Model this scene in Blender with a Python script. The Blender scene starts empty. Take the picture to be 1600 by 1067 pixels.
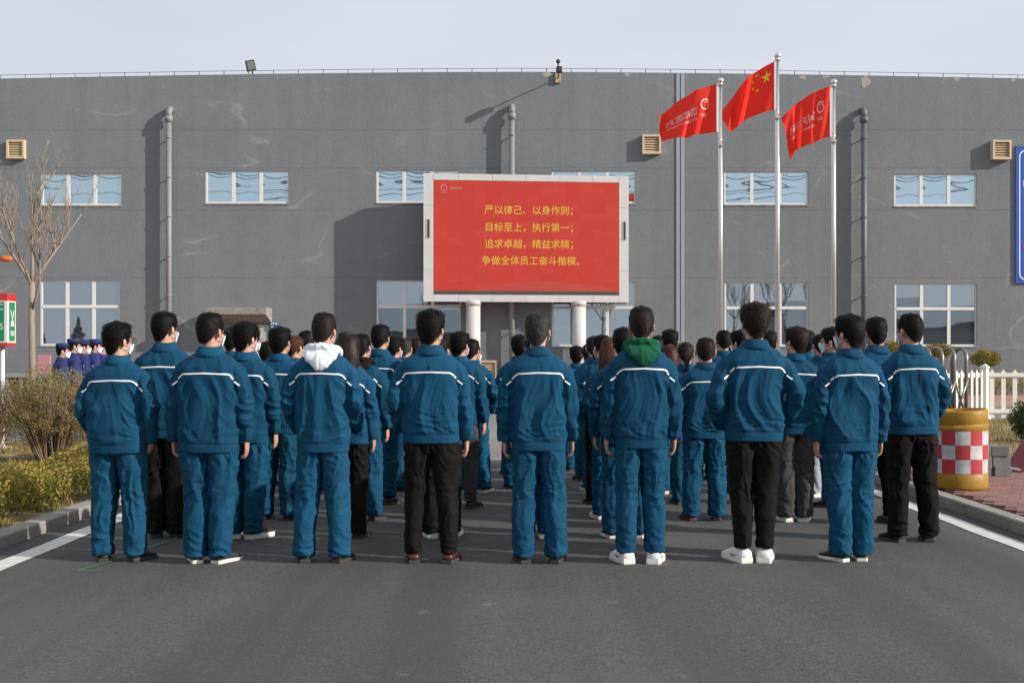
import bpy, math, random
import numpy as np
from mathutils import Vector, Matrix, Quaternion
from mathutils.bvhtree import BVHTree

random.seed(7); RNG = np.random.default_rng(11)
SC = bpy.context.scene
COL = SC.collection
R = math.radians

# ------------------------------------------------------------------ camera, sky, sun, exposure
CAM_H = 1.41
cam_data = bpy.data.cameras.new('camera')
cam_data.sensor_width = 36.0
cam_data.lens = 36.0 * 1900 / 1600
cam_data.shift_x = -0.0031
cam_data.shift_y = 0.0166
cam_data.clip_start = 0.05
cam_data.clip_end = 3000
cam = bpy.data.objects.new('camera', cam_data); COL.objects.link(cam)
cam.location = (0, 0, CAM_H); cam.rotation_euler = (R(90), 0, 0)
SC.camera = cam

SUN_EL, SUN_A = 24.0, 21.0            # elevation; angle between the sun's bearing and the facade plane
to_sun = Vector((math.cos(R(SUN_EL)) * math.cos(R(SUN_A)), -math.cos(R(SUN_EL)) * math.sin(R(SUN_A)), math.sin(R(SUN_EL))))
world = bpy.data.worlds.new('World'); SC.world = world; world.use_nodes = True
wn = world.node_tree.nodes; wl = world.node_tree.links; wn.clear()
sky = wn.new('ShaderNodeTexSky'); sky.sky_type = 'NISHITA'; sky.sun_disc = False
sky.sun_elevation = R(SUN_EL); sky.sun_rotation = math.atan2(to_sun.x, to_sun.y)
sky.altitude = 50; sky.air_density = 1.0; sky.dust_density = 3.5; sky.ozone_density = 1.6
bg = wn.new('ShaderNodeBackground'); bg.inputs['Strength'].default_value = 0.1
veil = wn.new('ShaderNodeMix'); veil.data_type = 'RGBA'; veil.inputs['Factor'].default_value = 0.82     # even high haze over the whole sky
veil.inputs['B'].default_value = (7.7, 8.1, 8.75, 1)
wtc = wn.new('ShaderNodeTexCoord'); wmp = wn.new('ShaderNodeMapping'); wmp.inputs['Scale'].default_value = (1.4, 1.4, 5.0); wl.new(wtc.outputs['Generated'], wmp.inputs[0])
wnz = wn.new('ShaderNodeTexNoise'); wnz.inputs['Scale'].default_value = 1.6; wnz.inputs['Detail'].default_value = 4; wl.new(wmp.outputs[0], wnz.inputs[0])
wmr = wn.new('ShaderNodeMapRange'); wmr.inputs[1].default_value = 0.3; wmr.inputs[2].default_value = 0.7; wmr.inputs[3].default_value = 0.74; wmr.inputs[4].default_value = 0.92
wl.new(wnz.outputs[0], wmr.inputs[0]); wl.new(wmr.outputs[0], veil.inputs['Factor'])                          # thin uneven cloud veil
wo = wn.new('ShaderNodeOutputWorld'); wl.new(sky.outputs[0], veil.inputs['A']); wl.new(veil.outputs['Result'], bg.inputs[0]); wl.new(bg.outputs[0], wo.inputs[0])
sun_data = bpy.data.lights.new('sun', 'SUN'); sun_data.energy = 5.0; sun_data.angle = R(0.55); sun_data.color = (1.0, 0.93, 0.84)
sun = bpy.data.objects.new('sun', sun_data); COL.objects.link(sun)
sun.rotation_euler = (-to_sun).to_track_quat('-Z', 'Y').to_euler(); sun.location = (20, -10, 20)
SC.view_settings.view_transform = 'Standard'; SC.view_settings.look = 'None'
SC.view_settings.gamma = 1.0; SC.view_settings.exposure = 0.0
SC.view_settings.use_curve_mapping = False

# ------------------------------------------------------------------ helpers
WALL_Y = 45.0
def FX(px, Y=WALL_Y): return (px - 805) * Y / 1900          # photograph column -> metres at depth Y
def FZ(py, Y=WALL_Y): return CAM_H + (560 - py) * Y / 1900  # photograph row -> height at depth Y

def mesh(name, V, F, smooth=False):
    me = bpy.data.meshes.new(name)
    me.from_pydata([tuple(map(float, v)) for v in V], [], [tuple(map(int, f)) for f in F])
    if smooth: me.polygons.foreach_set('use_smooth', [True] * len(me.polygons))
    me.update(); return me
def obj(name, me, mat=None, parent=None, loc=None, rot=None):
    o = bpy.data.objects.new(name, me); COL.objects.link(o)
    if parent: o.parent = parent
    if loc is not None: o.location = loc
    if rot is not None: o.rotation_euler = rot
    if mat is not None and me is not None:
        if len(me.materials) == 0: me.materials.append(mat)
        elif me.materials[0] != mat:
            o.material_slots[0].link = 'OBJECT'; o.material_slots[0].material = mat
    return o
def tag(o, label, cat, group=None):
    o['label'] = label; o['category'] = cat
    if group: o['group'] = group
    return o
def empty(name, loc=(0, 0, 0), rz=0, label=None, cat=None, group=None):
    o = bpy.data.objects.new(name, None); COL.objects.link(o); o.location = loc; o.rotation_euler = (0, 0, rz)
    if label: tag(o, label, cat, group)
    return o
def struct(o): o['kind'] = 'structure'; return o
def stuff(o): o['kind'] = 'stuff'; return o

class MB:
    """collects vertices and faces"""
    def __init__(s): s.V = []; s.F = []
    def add(s, V, F):
        n = len(s.V); s.V += [tuple(v) for v in V]; s.F += [tuple(i + n for i in f) for f in F]; return s
    def box(s, x0, x1, y0, y1, z0, z1, b=0.0):
        if b <= 0:
            V = [(x0,y0,z0),(x1,y0,z0),(x1,y1,z0),(x0,y1,z0),(x0,y0,z1),(x1,y0,z1),(x1,y1,z1),(x0,y1,z1)]
            return s.add(V, [(0,3,2,1),(4,5,6,7),(0,1,5,4),(1,2,6,5),(2,3,7,6),(3,0,4,7)])
        # chamfer the vertical and top edges of the front
        xs = (x0, x0+b, x1-b, x1); ring = [(x0+b,y0),(x1-b,y0),(x1,y0+b),(x1,y1-b),(x1-b,y1),(x0+b,y1),(x0,y1-b),(x0,y0+b)]
        cx, cy = (x0+x1)/2, (y0+y1)/2
        def shr(p): return (p[0]+(b if p[0]<cx else -b)*0.7, p[1]+(b if p[1]<cy else -b)*0.7)
        V = [(*p, z0) for p in ring] + [(*p, z1-b) for p in ring] + [(*shr(p), z1) for p in ring]
        F = [tuple(range(7,-1,-1)), tuple(range(16,24))]
        for k in (0, 8):
            for i in range(8): j=(i+1)%8; F.append((k+i,k+j,k+8+j,k+8+i))
        return s.add(V, F)
    def tube(s, pts, rad, n=10, cap=True):
        V, F = tube_vf(pts, rad, n, cap); return s.add(V, F)
    def build(s, name, mat, parent=None, smooth=False, loc=None, rot=None):
        return obj(name, mesh(name, s.V, s.F, smooth), mat, parent, loc, rot)

def tube_vf(pts, rad, n=10, cap=True, ref=None):
    """tube through points; rad = scalar, list of scalars or list of (ra, rb)"""
    P = np.array(pts, float); m = len(P)
    if np.isscalar(rad): rad = [rad] * m
    T = np.gradient(P, axis=0); T /= np.linalg.norm(T, axis=1)[:, None] + 1e-12
    up = np.array(ref if ref is not None else ((1, 0, 0) if abs(T[:, 0]).mean() < 0.8 else (0, 0, 1)), float)
    V = []; F = []
    a = np.linspace(0, 2 * np.pi, n, endpoint=False)
    u0 = up
    for i in range(m):
        u = u0 - T[i] * np.dot(u0, T[i]); u /= np.linalg.norm(u) + 1e-12; w = np.cross(T[i], u); u0 = u
        r = rad[i]; ra, rb = (r, r) if np.isscalar(r) else r
        V += list(P[i] + np.outer(np.cos(a) * ra, u) + np.outer(np.sin(a) * rb, w))
    for i in range(m - 1):
        for k in range(n):
            k2 = (k + 1) % n
            F.append((i*n+k, i*n+k2, (i+1)*n+k2, (i+1)*n+k))
    if cap:
        F.append(tuple(range(n - 1, -1, -1))); F.append(tuple((m - 1) * n + k for k in range(n)))
    return V, F
def ellip_vf(c, r, nu=16, nv=10, M=None):
    V = []; F = []
    c = np.array(c, float)
    for j in range(nv + 1):
        t = math.pi * j / nv
        for i in range(nu):
            a = 2 * math.pi * i / nu
            p = np.array((r[0]*math.sin(t)*math.cos(a), r[1]*math.sin(t)*math.sin(a), r[2]*math.cos(t)))
            if M is not None: p = M @ p
            V.append(c + p)
    for j in range(nv):
        for i in range(nu):
            i2 = (i+1) % nu; F.append((j*nu+i, (j+1)*nu+i, (j+1)*nu+i2, j*nu+i2))
    return V, F
def loft_vf(rings):
    """closed rings of equal length"""
    n = len(rings[0]); V = [p for r in rings for p in r]; F = []
    for i in range(len(rings) - 1):
        for k in range(n):
            k2 = (k+1) % n; F.append((i*n+k, i*n+k2, (i+1)*n+k2, (i+1)*n+k))
    F.append(tuple(range(n-1, -1, -1))); F.append(tuple((len(rings)-1)*n+k for k in range(n)))
    return V, F
def sring(cx, cy, z, a, b, n=32, e=2.3):
    out = []
    for k in range(n):
        t = 2*math.pi*k/n; c, s = math.cos(t), math.sin(t)
        out.append((cx + a*math.copysign(abs(c)**(2/e), c), cy + b*math.copysign(abs(s)**(2/e), s), z))
    return out
def lathe_vf(prof, n=32):
    rings = [[(r*math.cos(2*math.pi*k/n), r*math.sin(2*math.pi*k/n), z) for k in range(n)] for r, z in prof]
    return loft_vf(rings)

# gradient noise -----------------------------------------------------
_perm = RNG.permutation(256); _perm = np.concatenate([_perm, _perm, _perm])
_grad = RNG.normal(size=(256, 3)); _grad /= np.linalg.norm(_grad, axis=1)[:, None]
def pnoise(P):
    P = np.asarray(P, float); I = np.floor(P).astype(int); f = P - I; I &= 255
    u = f*f*f*(f*(f*6-15)+10)
    def g(dx, dy, dz):
        h = _perm[_perm[_perm[I[:,0]+dx] + I[:,1]+dy] + I[:,2]+dz] & 255
        return np.einsum('ij,ij->i', _grad[h], f - np.array((dx, dy, dz)))
    l = lambda a, b, t: a + (b-a)*t
    x00 = l(g(0,0,0), g(1,0,0), u[:,0]); x10 = l(g(0,1,0), g(1,1,0), u[:,0])
    x01 = l(g(0,0,1), g(1,0,1), u[:,0]); x11 = l(g(0,1,1), g(1,1,1), u[:,0])
    return l(l(x00, x10, u[:,1]), l(x01, x11, u[:,1]), u[:,2]) * 1.6
def sstep(a, b, x):
    t = np.clip((x - a) / (b - a), 0, 1); return t*t*(3-2*t)

# materials ----------------------------------------------------------
def nodes_of(m): return m.node_tree.nodes, m.node_tree.links
def mat(name, col, rough=0.6, metal=0.0, spec=0.5, noise=None, bump=None, emit=None, rnd=0.0, sheen=0.0, coords='Object', trans=0.0):
    """noise = (scale, amount, colour2, stretch) ; bump = (scale, strength, distance)"""
    m = bpy.data.materials.new(name); m.use_nodes = True
    n, l = nodes_of(m); b = n['Principled BSDF']
    b.inputs['Base Color'].default_value = (*col, 1); b.inputs['Roughness'].default_value = rough
    b.inputs['Metallic'].default_value = metal; b.inputs['Specular IOR Level'].default_value = spec
    if sheen: b.inputs['Sheen Weight'].default_value = sheen; b.inputs['Sheen Roughness'].default_value = 0.5
    if emit: b.inputs['Emission Color'].default_value = (*emit[0], 1); b.inputs['Emission Strength'].default_value = emit[1]
    tc = n.new('ShaderNodeTexCoord')
    last = None
    if noise:
        sc_, amt, c2, st = noise
        mp = n.new('ShaderNodeMapping'); mp.inputs['Scale'].default_value = st; l.new(tc.outputs[coords], mp.inputs[0])
        nz = n.new('ShaderNodeTexNoise'); nz.inputs['Scale'].default_value = sc_; nz.inputs['Detail'].default_value = 6; nz.inputs['Roughness'].default_value = 0.6
        l.new(mp.outputs[0], nz.inputs[0])
        rp = n.new('ShaderNodeMapRange'); rp.inputs[1].default_value = 0.3; rp.inputs[2].default_value = 0.7; rp.inputs[4].default_value = amt
        l.new(nz.outputs[0], rp.inputs[0])
        mx = n.new('ShaderNodeMix'); mx.data_type = 'RGBA'; mx.inputs['A'].default_value = (*col, 1); mx.inputs['B'].default_value = (*c2, 1)
        l.new(rp.outputs[0], mx.inputs['Factor']); last = mx.outputs['Result']
    if rnd:
        oi = n.new('ShaderNodeObjectInfo'); hs = n.new('ShaderNodeHueSaturation')
        rr = n.new('ShaderNodeMapRange'); rr.inputs[3].default_value = 1-rnd; rr.inputs[4].default_value = 1+rnd
        l.new(oi.outputs['Random'], rr.inputs[0]); l.new(rr.outputs[0], hs.inputs['Value'])
        if last is not None: l.new(last, hs.inputs['Color'])
        else: hs.inputs['Color'].default_value = (*col, 1)
        last = hs.outputs[0]
    if last is not None: l.new(last, b.inputs['Base Color'])
    if bump:
        bs, st, di = bump[:3]
        nb = n.new('ShaderNodeTexNoise'); nb.inputs['Scale'].default_value = bs; nb.inputs['Detail'].default_value = 5
        if len(bump) > 3:
            mp2 = n.new('ShaderNodeMapping'); mp2.inputs['Scale'].default_value = bump[3]; l.new(tc.outputs[coords], mp2.inputs[0]); l.new(mp2.outputs[0], nb.inputs[0])
        else: l.new(tc.outputs[coords], nb.inputs[0])
        bp = n.new('ShaderNodeBump'); bp.inputs['Strength'].default_value = st; bp.inputs['Distance'].default_value = di
        l.new(nb.outputs[0], bp.inputs['Height']); l.new(bp.outputs[0], b.inputs['Normal'])
    return m
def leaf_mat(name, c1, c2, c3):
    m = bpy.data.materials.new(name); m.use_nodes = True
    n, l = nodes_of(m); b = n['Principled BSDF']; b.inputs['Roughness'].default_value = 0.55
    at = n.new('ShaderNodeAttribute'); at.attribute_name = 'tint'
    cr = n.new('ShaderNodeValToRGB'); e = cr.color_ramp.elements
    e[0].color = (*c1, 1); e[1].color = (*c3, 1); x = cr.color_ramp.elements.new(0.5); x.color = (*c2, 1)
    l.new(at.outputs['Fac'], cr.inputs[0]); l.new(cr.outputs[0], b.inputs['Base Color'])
    tr = n.new('ShaderNodeBsdfTranslucent'); l.new(cr.outputs[0], tr.inputs[0])
    ms = n.new('ShaderNodeMixShader'); ms.inputs[0].default_value = 0.3
    l.new(b.outputs[0], ms.inputs[1]); l.new(tr.outputs[0], ms.inputs[2]); l.new(ms.outputs[0], n['Material Output'].inputs[0])
    return m

M = {}
M['uniform'] = mat('uniform_cloth', (0.0058, 0.053, 0.108), 0.85, spec=0.14, noise=(3, 0.6, (0.0085, 0.070, 0.136), (1, 1, 1)), bump=(24, 0.3, 0.008, (1, 1, 0.6)), rnd=0.14)
M['uniform_trousers'] = mat('uniform_trouser_cloth', (0.0066, 0.058, 0.116), 0.85, spec=0.14, noise=(3, 0.6, (0.0100, 0.078, 0.148), (1, 1, 1)), bump=(17, 0.4, 0.012, (0.8, 0.8, 1.3)), rnd=0.12)
def ridged(m, dist):
    n, l = nodes_of(m); bp = next(x for x in n if x.type == 'BUMP'); src = bp.inputs['Height'].links[0].from_socket
    q = n.new('ShaderNodeMath'); q.operation = 'SUBTRACT'; q.inputs[1].default_value = .5; l.new(src, q.inputs[0])
    a_ = n.new('ShaderNodeMath'); a_.operation = 'ABSOLUTE'; l.new(q.outputs[0], a_.inputs[0]); l.new(a_.outputs[0], bp.inputs['Height']); bp.inputs['Distance'].default_value = dist; bp.invert = True
ridged(M['uniform'], .016); ridged(M['uniform_trousers'], .024)
M['black_cloth'] = mat('black_trouser_cloth', (0.0065, 0.006, 0.006), 0.85, spec=0.15, bump=(28, 0.35, 0.006), rnd=0.25)
M['brownblack'] = mat('faded_black_denim', (0.0080, 0.0068, 0.0060), 0.85, spec=0.15, bump=(28, 0.4, 0.006))
M['grey_cloth'] = mat('charcoal_trouser_cloth', (0.045, 0.044, 0.046), 0.8, spec=0.3, bump=(30, 0.3, 0.005))
M['lightgrey'] = mat('light_grey_trouser_cloth', (0.30, 0.32, 0.36), 0.85, spec=0.2, bump=(20, 0.3, 0.006))
M['paleblue'] = mat('pale_denim', (0.38, 0.46, 0.55), 0.85, spec=0.2, bump=(20, 0.3, 0.006))
M['navy'] = mat('navy_uniform_cloth', (0.015, 0.028, 0.118), 0.75, spec=0.3, bump=(25, 0.3, 0.006), rnd=0.1)
M['stripe'] = mat('reflective_tape', (0.92, 0.93, 0.93), 0.35, spec=0.6)
M['skin'] = mat('skin', (0.50, 0.285, 0.215), 0.6, spec=0.3, noise=(18, 0.5, (0.53, 0.26, 0.20), (1, 1, 1)), rnd=0.06)
M['skin'].node_tree.nodes['Principled BSDF'].inputs['Subsurface Weight'].default_value = 0.08
M['skin'].node_tree.nodes['Principled BSDF'].inputs['Subsurface Radius'].default_value = (0.01, 0.004, 0.002)
M['hair'] = mat('black_hair', (0.0075, 0.006, 0.0055), 0.6, spec=0.22, rnd=0.3)
M['hair_grey'] = mat('greying_hair', (0.085, 0.079, 0.074), 0.6, spec=0.25, noise=(55, 1.0, (0.010, 0.009, 0.008), (1, 1, 0.3)))
M['hair_brown'] = mat('brown_hair', (0.075, 0.028, 0.014), 0.55, spec=0.25)
M['hair_red'] = mat('reddish_hair', (0.06, 0.016, 0.009), 0.55, spec=0.25)
M['hair_dark'] = mat('dark_brown_hair', (0.022, 0.012, 0.009), 0.55, spec=0.25)
M['mask'] = mat('surgical_mask', (0.62, 0.76, 0.84), 0.8, spec=0.2)
M['mask_white'] = mat('white_mask', (0.82, 0.86, 0.86), 0.8, spec=0.2)
M['hood_white'] = mat('white_hood_fleece', (0.74, 0.80, 0.86), 0.9, spec=0.1, bump=(60, 0.2, 0.004))
M['hood_green'] = mat('green_hood_fleece', (0.012, 0.095, 0.048), 0.9, spec=0.1, bump=(60, 0.2, 0.004))
M['hood_black'] = mat('black_hood_fleece', (0.016, 0.012, 0.011), 0.9, spec=0.1, bump=(60, 0.2, 0.004))
M['shoe_dark'] = mat('dark_shoe', (0.022, 0.021, 0.022), 0.55, noise=(20, 0.5, (0.05, 0.045, 0.04), (1, 1, 1)))
M['shoe_brown'] = mat('brown_leather', (0.075, 0.022, 0.012), 0.3, noise=(12, 0.5, (0.04, 0.012, 0.008), (1, 1, 1)))
M['shoe_tan'] = mat('tan_suede', (0.14, 0.08, 0.045), 0.8)
M['shoe_white'] = mat('white_sneaker', (0.80, 0.79, 0.77), 0.5, noise=(14, 0.35, (0.6, 0.58, 0.55), (1, 1, 1)))
M['shoe_grey'] = mat('grey_sneaker', (0.22, 0.23, 0.24), 0.6)
M['sole_white'] = mat('white_sole', (0.74, 0.71, 0.66), 0.6)
M['sole_dark'] = mat('dark_sole', (0.05, 0.045, 0.042), 0.7)
M['glasses'] = mat('spectacle_frame', (0.02, 0.02, 0.02), 0.3)
M['logo_red'] = mat('shoe_mark_red', (0.5, 0.02, 0.02), 0.5)
M['logo_black'] = mat('shoe_mark_black', (0.01, 0.01, 0.01), 0.5)

# ------------------------------------------------------------------ ground, roads, kerbs
def asphalt_mat(name, c1, c2, speck, patch):
    m = bpy.data.materials.new(name); m.use_nodes = True
    n, l = nodes_of(m); b = n['Principled BSDF']; b.inputs['Roughness'].default_value = 0.85; b.inputs['Specular IOR Level'].default_value = 0.35
    tc = n.new('ShaderNodeTexCoord')
    def nz(scale, det, rough=0.6):
        q = n.new('ShaderNodeTexNoise'); q.inputs['Scale'].default_value = scale; q.inputs['Detail'].default_value = det; q.inputs['Roughness'].default_value = rough
        l.new(tc.outputs['Object'], q.inputs[0]); return q.outputs[0]
    def rng(s, a, b_, c=0.0, d=1.0):
        q = n.new('ShaderNodeMapRange'); q.inputs[1].default_value = a; q.inputs[2].default_value = b_; q.inputs[3].default_value = c; q.inputs[4].default_value = d
        l.new(s, q.inputs[0]); return q.outputs[0]
    def mix(f, a, b_):
        q = n.new('ShaderNodeMix'); q.data_type = 'RGBA'; l.new(f, q.inputs['Factor'])
        for nm, v in (('A', a), ('B', b_)):
            if isinstance(v, tuple): q.inputs[nm].default_value = (*v, 1)
            else: l.new(v, q.inputs[nm])
        return q.outputs['Result']
    fine = nz(90, 6, 0.8)
    base = mix(rng(fine, 0.40, 0.60), c1, c2)
    ag = n.new('ShaderNodeTexVoronoi'); ag.inputs['Scale'].default_value = 85; l.new(tc.outputs['Object'], ag.inputs['Vector'])
    base = mix(rng(ag.outputs['Color'], 0.15, 0.95, 0.0, 0.75), base, tuple(v*1.25 for v in c2))            # single stones in the tar
    ag2 = n.new('ShaderNodeTexVoronoi'); ag2.inputs['Scale'].default_value = 60; l.new(tc.outputs['Object'], ag2.inputs['Vector'])
    base = mix(rng(ag2.outputs['Color'], 0.45, 0.9, 0.0, 0.6), base, c1)
    base = mix(rng(nz(0.55, 5), 0.42, 0.66, 0, 0.55), base, patch)      # worn, dusty patches
    mp_ = n.new('ShaderNodeMapping'); mp_.inputs['Scale'].default_value = (1.6, 0.07, 1); l.new(tc.outputs['Object'], mp_.inputs[0])
    sk = n.new('ShaderNodeTexNoise'); sk.inputs['Scale'].default_value = 1.0; sk.inputs['Detail'].default_value = 4; l.new(mp_.outputs[0], sk.inputs[0])
    base = mix(rng(sk.outputs[0], 0.42, 0.62, 0, 0.7), base, tuple(v*0.55 for v in patch))                # dark wheel tracks
    base = mix(rng(nz(1.7, 6, 0.7), 0.60, 0.72, 0, 0.5), base, tuple(v*0.6 for v in patch))              # stains
    vo = n.new('ShaderNodeTexVoronoi'); vo.inputs['Scale'].default_value = 55; l.new(tc.outputs['Object'], vo.inputs['Vector'])
    vs = n.new('ShaderNodeMath'); vs.operation = 'LESS_THAN'; vs.inputs[1].default_value = 0.13; l.new(vo.outputs['Distance'], vs.inputs[0])
    pick = n.new('ShaderNodeMath'); pick.operation = 'GREATER_THAN'; pick.inputs[1].default_value = 0.70; l.new(vo.outputs['Color'], pick.inputs[0])
    both = n.new('ShaderNodeMath'); both.operation = 'MULTIPLY'; l.new(vs.outputs[0], both.inputs[0]); l.new(pick.outputs[0], both.inputs[1])
    base = mix(both.outputs[0], base, speck)
    smu = n.new('ShaderNodeMath'); smu.operation = 'MULTIPLY'
    l.new(rng(nz(4.5, 4, 0.6), 0.66, 0.76, 0, .8), smu.inputs[0]); l.new(rng(nz(70, 4, .7), 0.45, 0.6), smu.inputs[1])
    base = mix(smu.outputs[0], base, tuple(min(1, v*1.35) for v in speck))   # pale mortar smudges
    l.new(base, b.inputs['Base Color'])
    bp = n.new('ShaderNodeBump'); bp.inputs['Strength'].default_value = 0.9; bp.inputs['Distance'].default_value = 0.006
    l.new(fine, bp.inputs['Height']); l.new(bp.outputs[0], b.inputs['Normal'])
    return m
M['asphalt'] = asphalt_mat('asphalt', (0.036, 0.036, 0.0365), (0.112, 0.110, 0.108), (0.26, 0.25, 0.235), (0.112, 0.109, 0.106))
M['concrete_road'] = asphalt_mat('concrete_road', (0.17, 0.165, 0.16), (0.22, 0.215, 0.205), (0.27, 0.26, 0.25), (0.25, 0.24, 0.23))
M['soil'] = mat('terrain_soil', (0.10, 0.085, 0.06), 0.95, noise=(0.6, 0.8, (0.16, 0.13, 0.07), (1, 1, 1)))
M['lawn'] = mat('dry_lawn', (0.24, 0.19, 0.09), 0.95, noise=(2.5, 0.9, (0.33, 0.25, 0.13), (1, 1, 1)), bump=(60, 0.8, 0.02))
M['paint'] = mat('road_paint', (0.66, 0.66, 0.63), 0.7, noise=(9, 0.55, (0.40, 0.39, 0.37), (1, 1, 1)), bump=(120, 0.4, 0.003))
M['green_paint'] = mat('green_chalk', (0.03, 0.32, 0.12), 0.8)
M['kerb'] = mat('kerb_stone', (0.30, 0.28, 0.25), 0.85, noise=(5, 0.7, (0.22, 0.20, 0.175), (1, 1, 1)), bump=(40, 0.4, 0.01), rnd=0.07)
M['paver'] = mat('red_paver', (0.21, 0.105, 0.09), 0.85, noise=(4, 0.8, (0.27, 0.16, 0.14), (1, 1, 1)), bump=(70, 0.5, 0.004), rnd=0.16)
M['paver_bed'] = mat('paver_joint_sand', (0.085, 0.07, 0.06), 0.95)
M['plaza'] = mat('plaza_brick', (0.34, 0.20, 0.17), 0.85, noise=(1.5, 0.6, (0.40, 0.25, 0.21), (1, 1, 1)))

def sheet(name, x0, x1, y0, y1, z, m):
    return struct(obj(name, mesh(name, [(x0,y0,z),(x1,y0,z),(x1,y1,z),(x0,y1,z)], [(0,1,2,3)]), m))
sheet('ground', -900, 900, -900, 900, -0.02, M['soil'])
sheet('road', -3.8, 4.05, -90, 16.7, 0.0, M['asphalt'])
sheet('cross_road', -60, 60, 16.72, 33.5, -0.004, M['concrete_road'])
struct(MB().box(-3.9, 4.2, 16.66, 16.76, -0.03, 0.006).build('drain_joint', mat('joint_rubber', (0.012, 0.012, 0.012), 0.8)))
sheet('plaza', -60, 60, 33.65, 46, 0.10, M['plaza'])
def line_strip(name, x, w):
    V = []; F = []
    for i in range(56):
        y = -6 + i*0.4; a = 0.008*math.sin(i*1.7)+0.004*math.sin(i*5.1)
        V += [(x-w/2+a, y, 0.004), (x+w/2+a*0.6, y, 0.004)]
        if i: F.append((2*i-2, 2*i-1, 2*i+1, 2*i))
    return struct(obj(name, mesh(name, V, F), M['paint']))
line_strip('edge_line', -3.50, 0.17); line_strip('edge_line', 3.80, 0.17)
gm = MB()
def gline(p, q, w=0.013):
    p = Vector(p); q = Vector(q); d = (q-p).normalized(); s = Vector((-d.y, d.x))*w/2
    gm.add([(p.x-s.x,p.y-s.y,0.008),(q.x-s.x,q.y-s.y,0.008),(q.x+s.x,q.y+s.y,0.008),(p.x+s.x,p.y+s.y,0.008)], [(0,1,2,3)])
gline((-2.90, 8.05), (-2.75, 8.06)); gline((-2.90, 8.05), (-2.80, 8.45)); gline((-2.80, 8.5), (-2.74, 8.85)); gline((-2.72, 9.0), (-2.60, 9.9))
struct(gm.build('green_marking', M['green_paint']))

def kerb(name, xs, ys, along, w, h, n, x_dir=1):
    """row of kerb stones; root = base strip"""
    root = struct(empty(name, (0, 0, 0)))
    me = MB().box(0, w, 0.004, 0.996, -0.1, h, 0.012)
    msh = mesh('kerb_stone', me.V, me.F)
    for i in range(n):
        if along == 'y': obj('kerb_stone', msh, M['kerb'], root, (xs, ys+i, random.uniform(-.004, .004)))
        else: obj('kerb_stone', msh, M['kerb'], root, (xs+i+1, ys, random.uniform(-.004, .004)), (0, 0, R(90)))
    return root
kerb('kerb', -3.98, -2.0, 'y', 0.16, 0.095, 22)
kerb('kerb', 4.05, -2.0, 'y', 0.15, 0.11, 19)
kerb('kerb', -20, 33.5, 'x', 0.15, 0.11, 40)
kerb('kerb', 4.25, 15.1, 'x', 0.12, 0.16, 12); kerb('kerb', 4.08, 17.0, 'y', 0.13, 0.12, 10)
sheet('lawn', -40, -3.98, -30, 19.4, 0.07, M['lawn'])
sheet('lawn', 4.2, 40, 15.22, 26.9, 0.08, M['lawn'])

# right-hand pavement of red pavers
pave = struct(empty('pavement', (0, 0, 0)))
struct_bed = obj('bedding', mesh('bedding', [(4.2,-30,0.078),(30,-30,0.078),(30,15.1,0.078),(4.2,15.1,0.078)], [(0,1,2,3)]), M['paver_bed'], pave)
pm = MB().box(-0.098, 0.098, -0.048, 0.048, -0.03, 0.02, 0.004); pmesh = mesh('paver', pm.V, pm.F)
cells = []
ca, sa = math.cos(R(-24)), math.sin(R(-24))
for i in range(-60, 60):
    for j in range(-110, 110):
        lx = (i + 0.5*(j % 2))*0.2; ly = j*0.1
        x = 6.2 + lx*ca - ly*sa; y = 12.0 + lx*sa + ly*ca
        if 4.31 < x < 9.0 and 7.6 < y < 15.05: cells.append((x, y))
def vis(c):
    px = 805 + c[0]*1900/c[1]; return (0 if px < 1640 else 1, c[1])
cells.sort(key=vis)
for k, (x, y) in enumerate(cells[:300]):
    obj('paver', pmesh, M['paver'], pave, (x, y, 0.088 + random.uniform(-.002, .002)), (random.uniform(-.008, .008), random.uniform(-.008, .008), R(-24)))
rest = MB()
for (x, y) in cells[300:]:
    rest.add([(x + a*ca - b*sa, y + a*sa + b*ca, z + 0.088) for a, b, z in pm.V], pm.F)
stuff(rest.build('pavers_beyond', M['paver'], pave))

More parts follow.
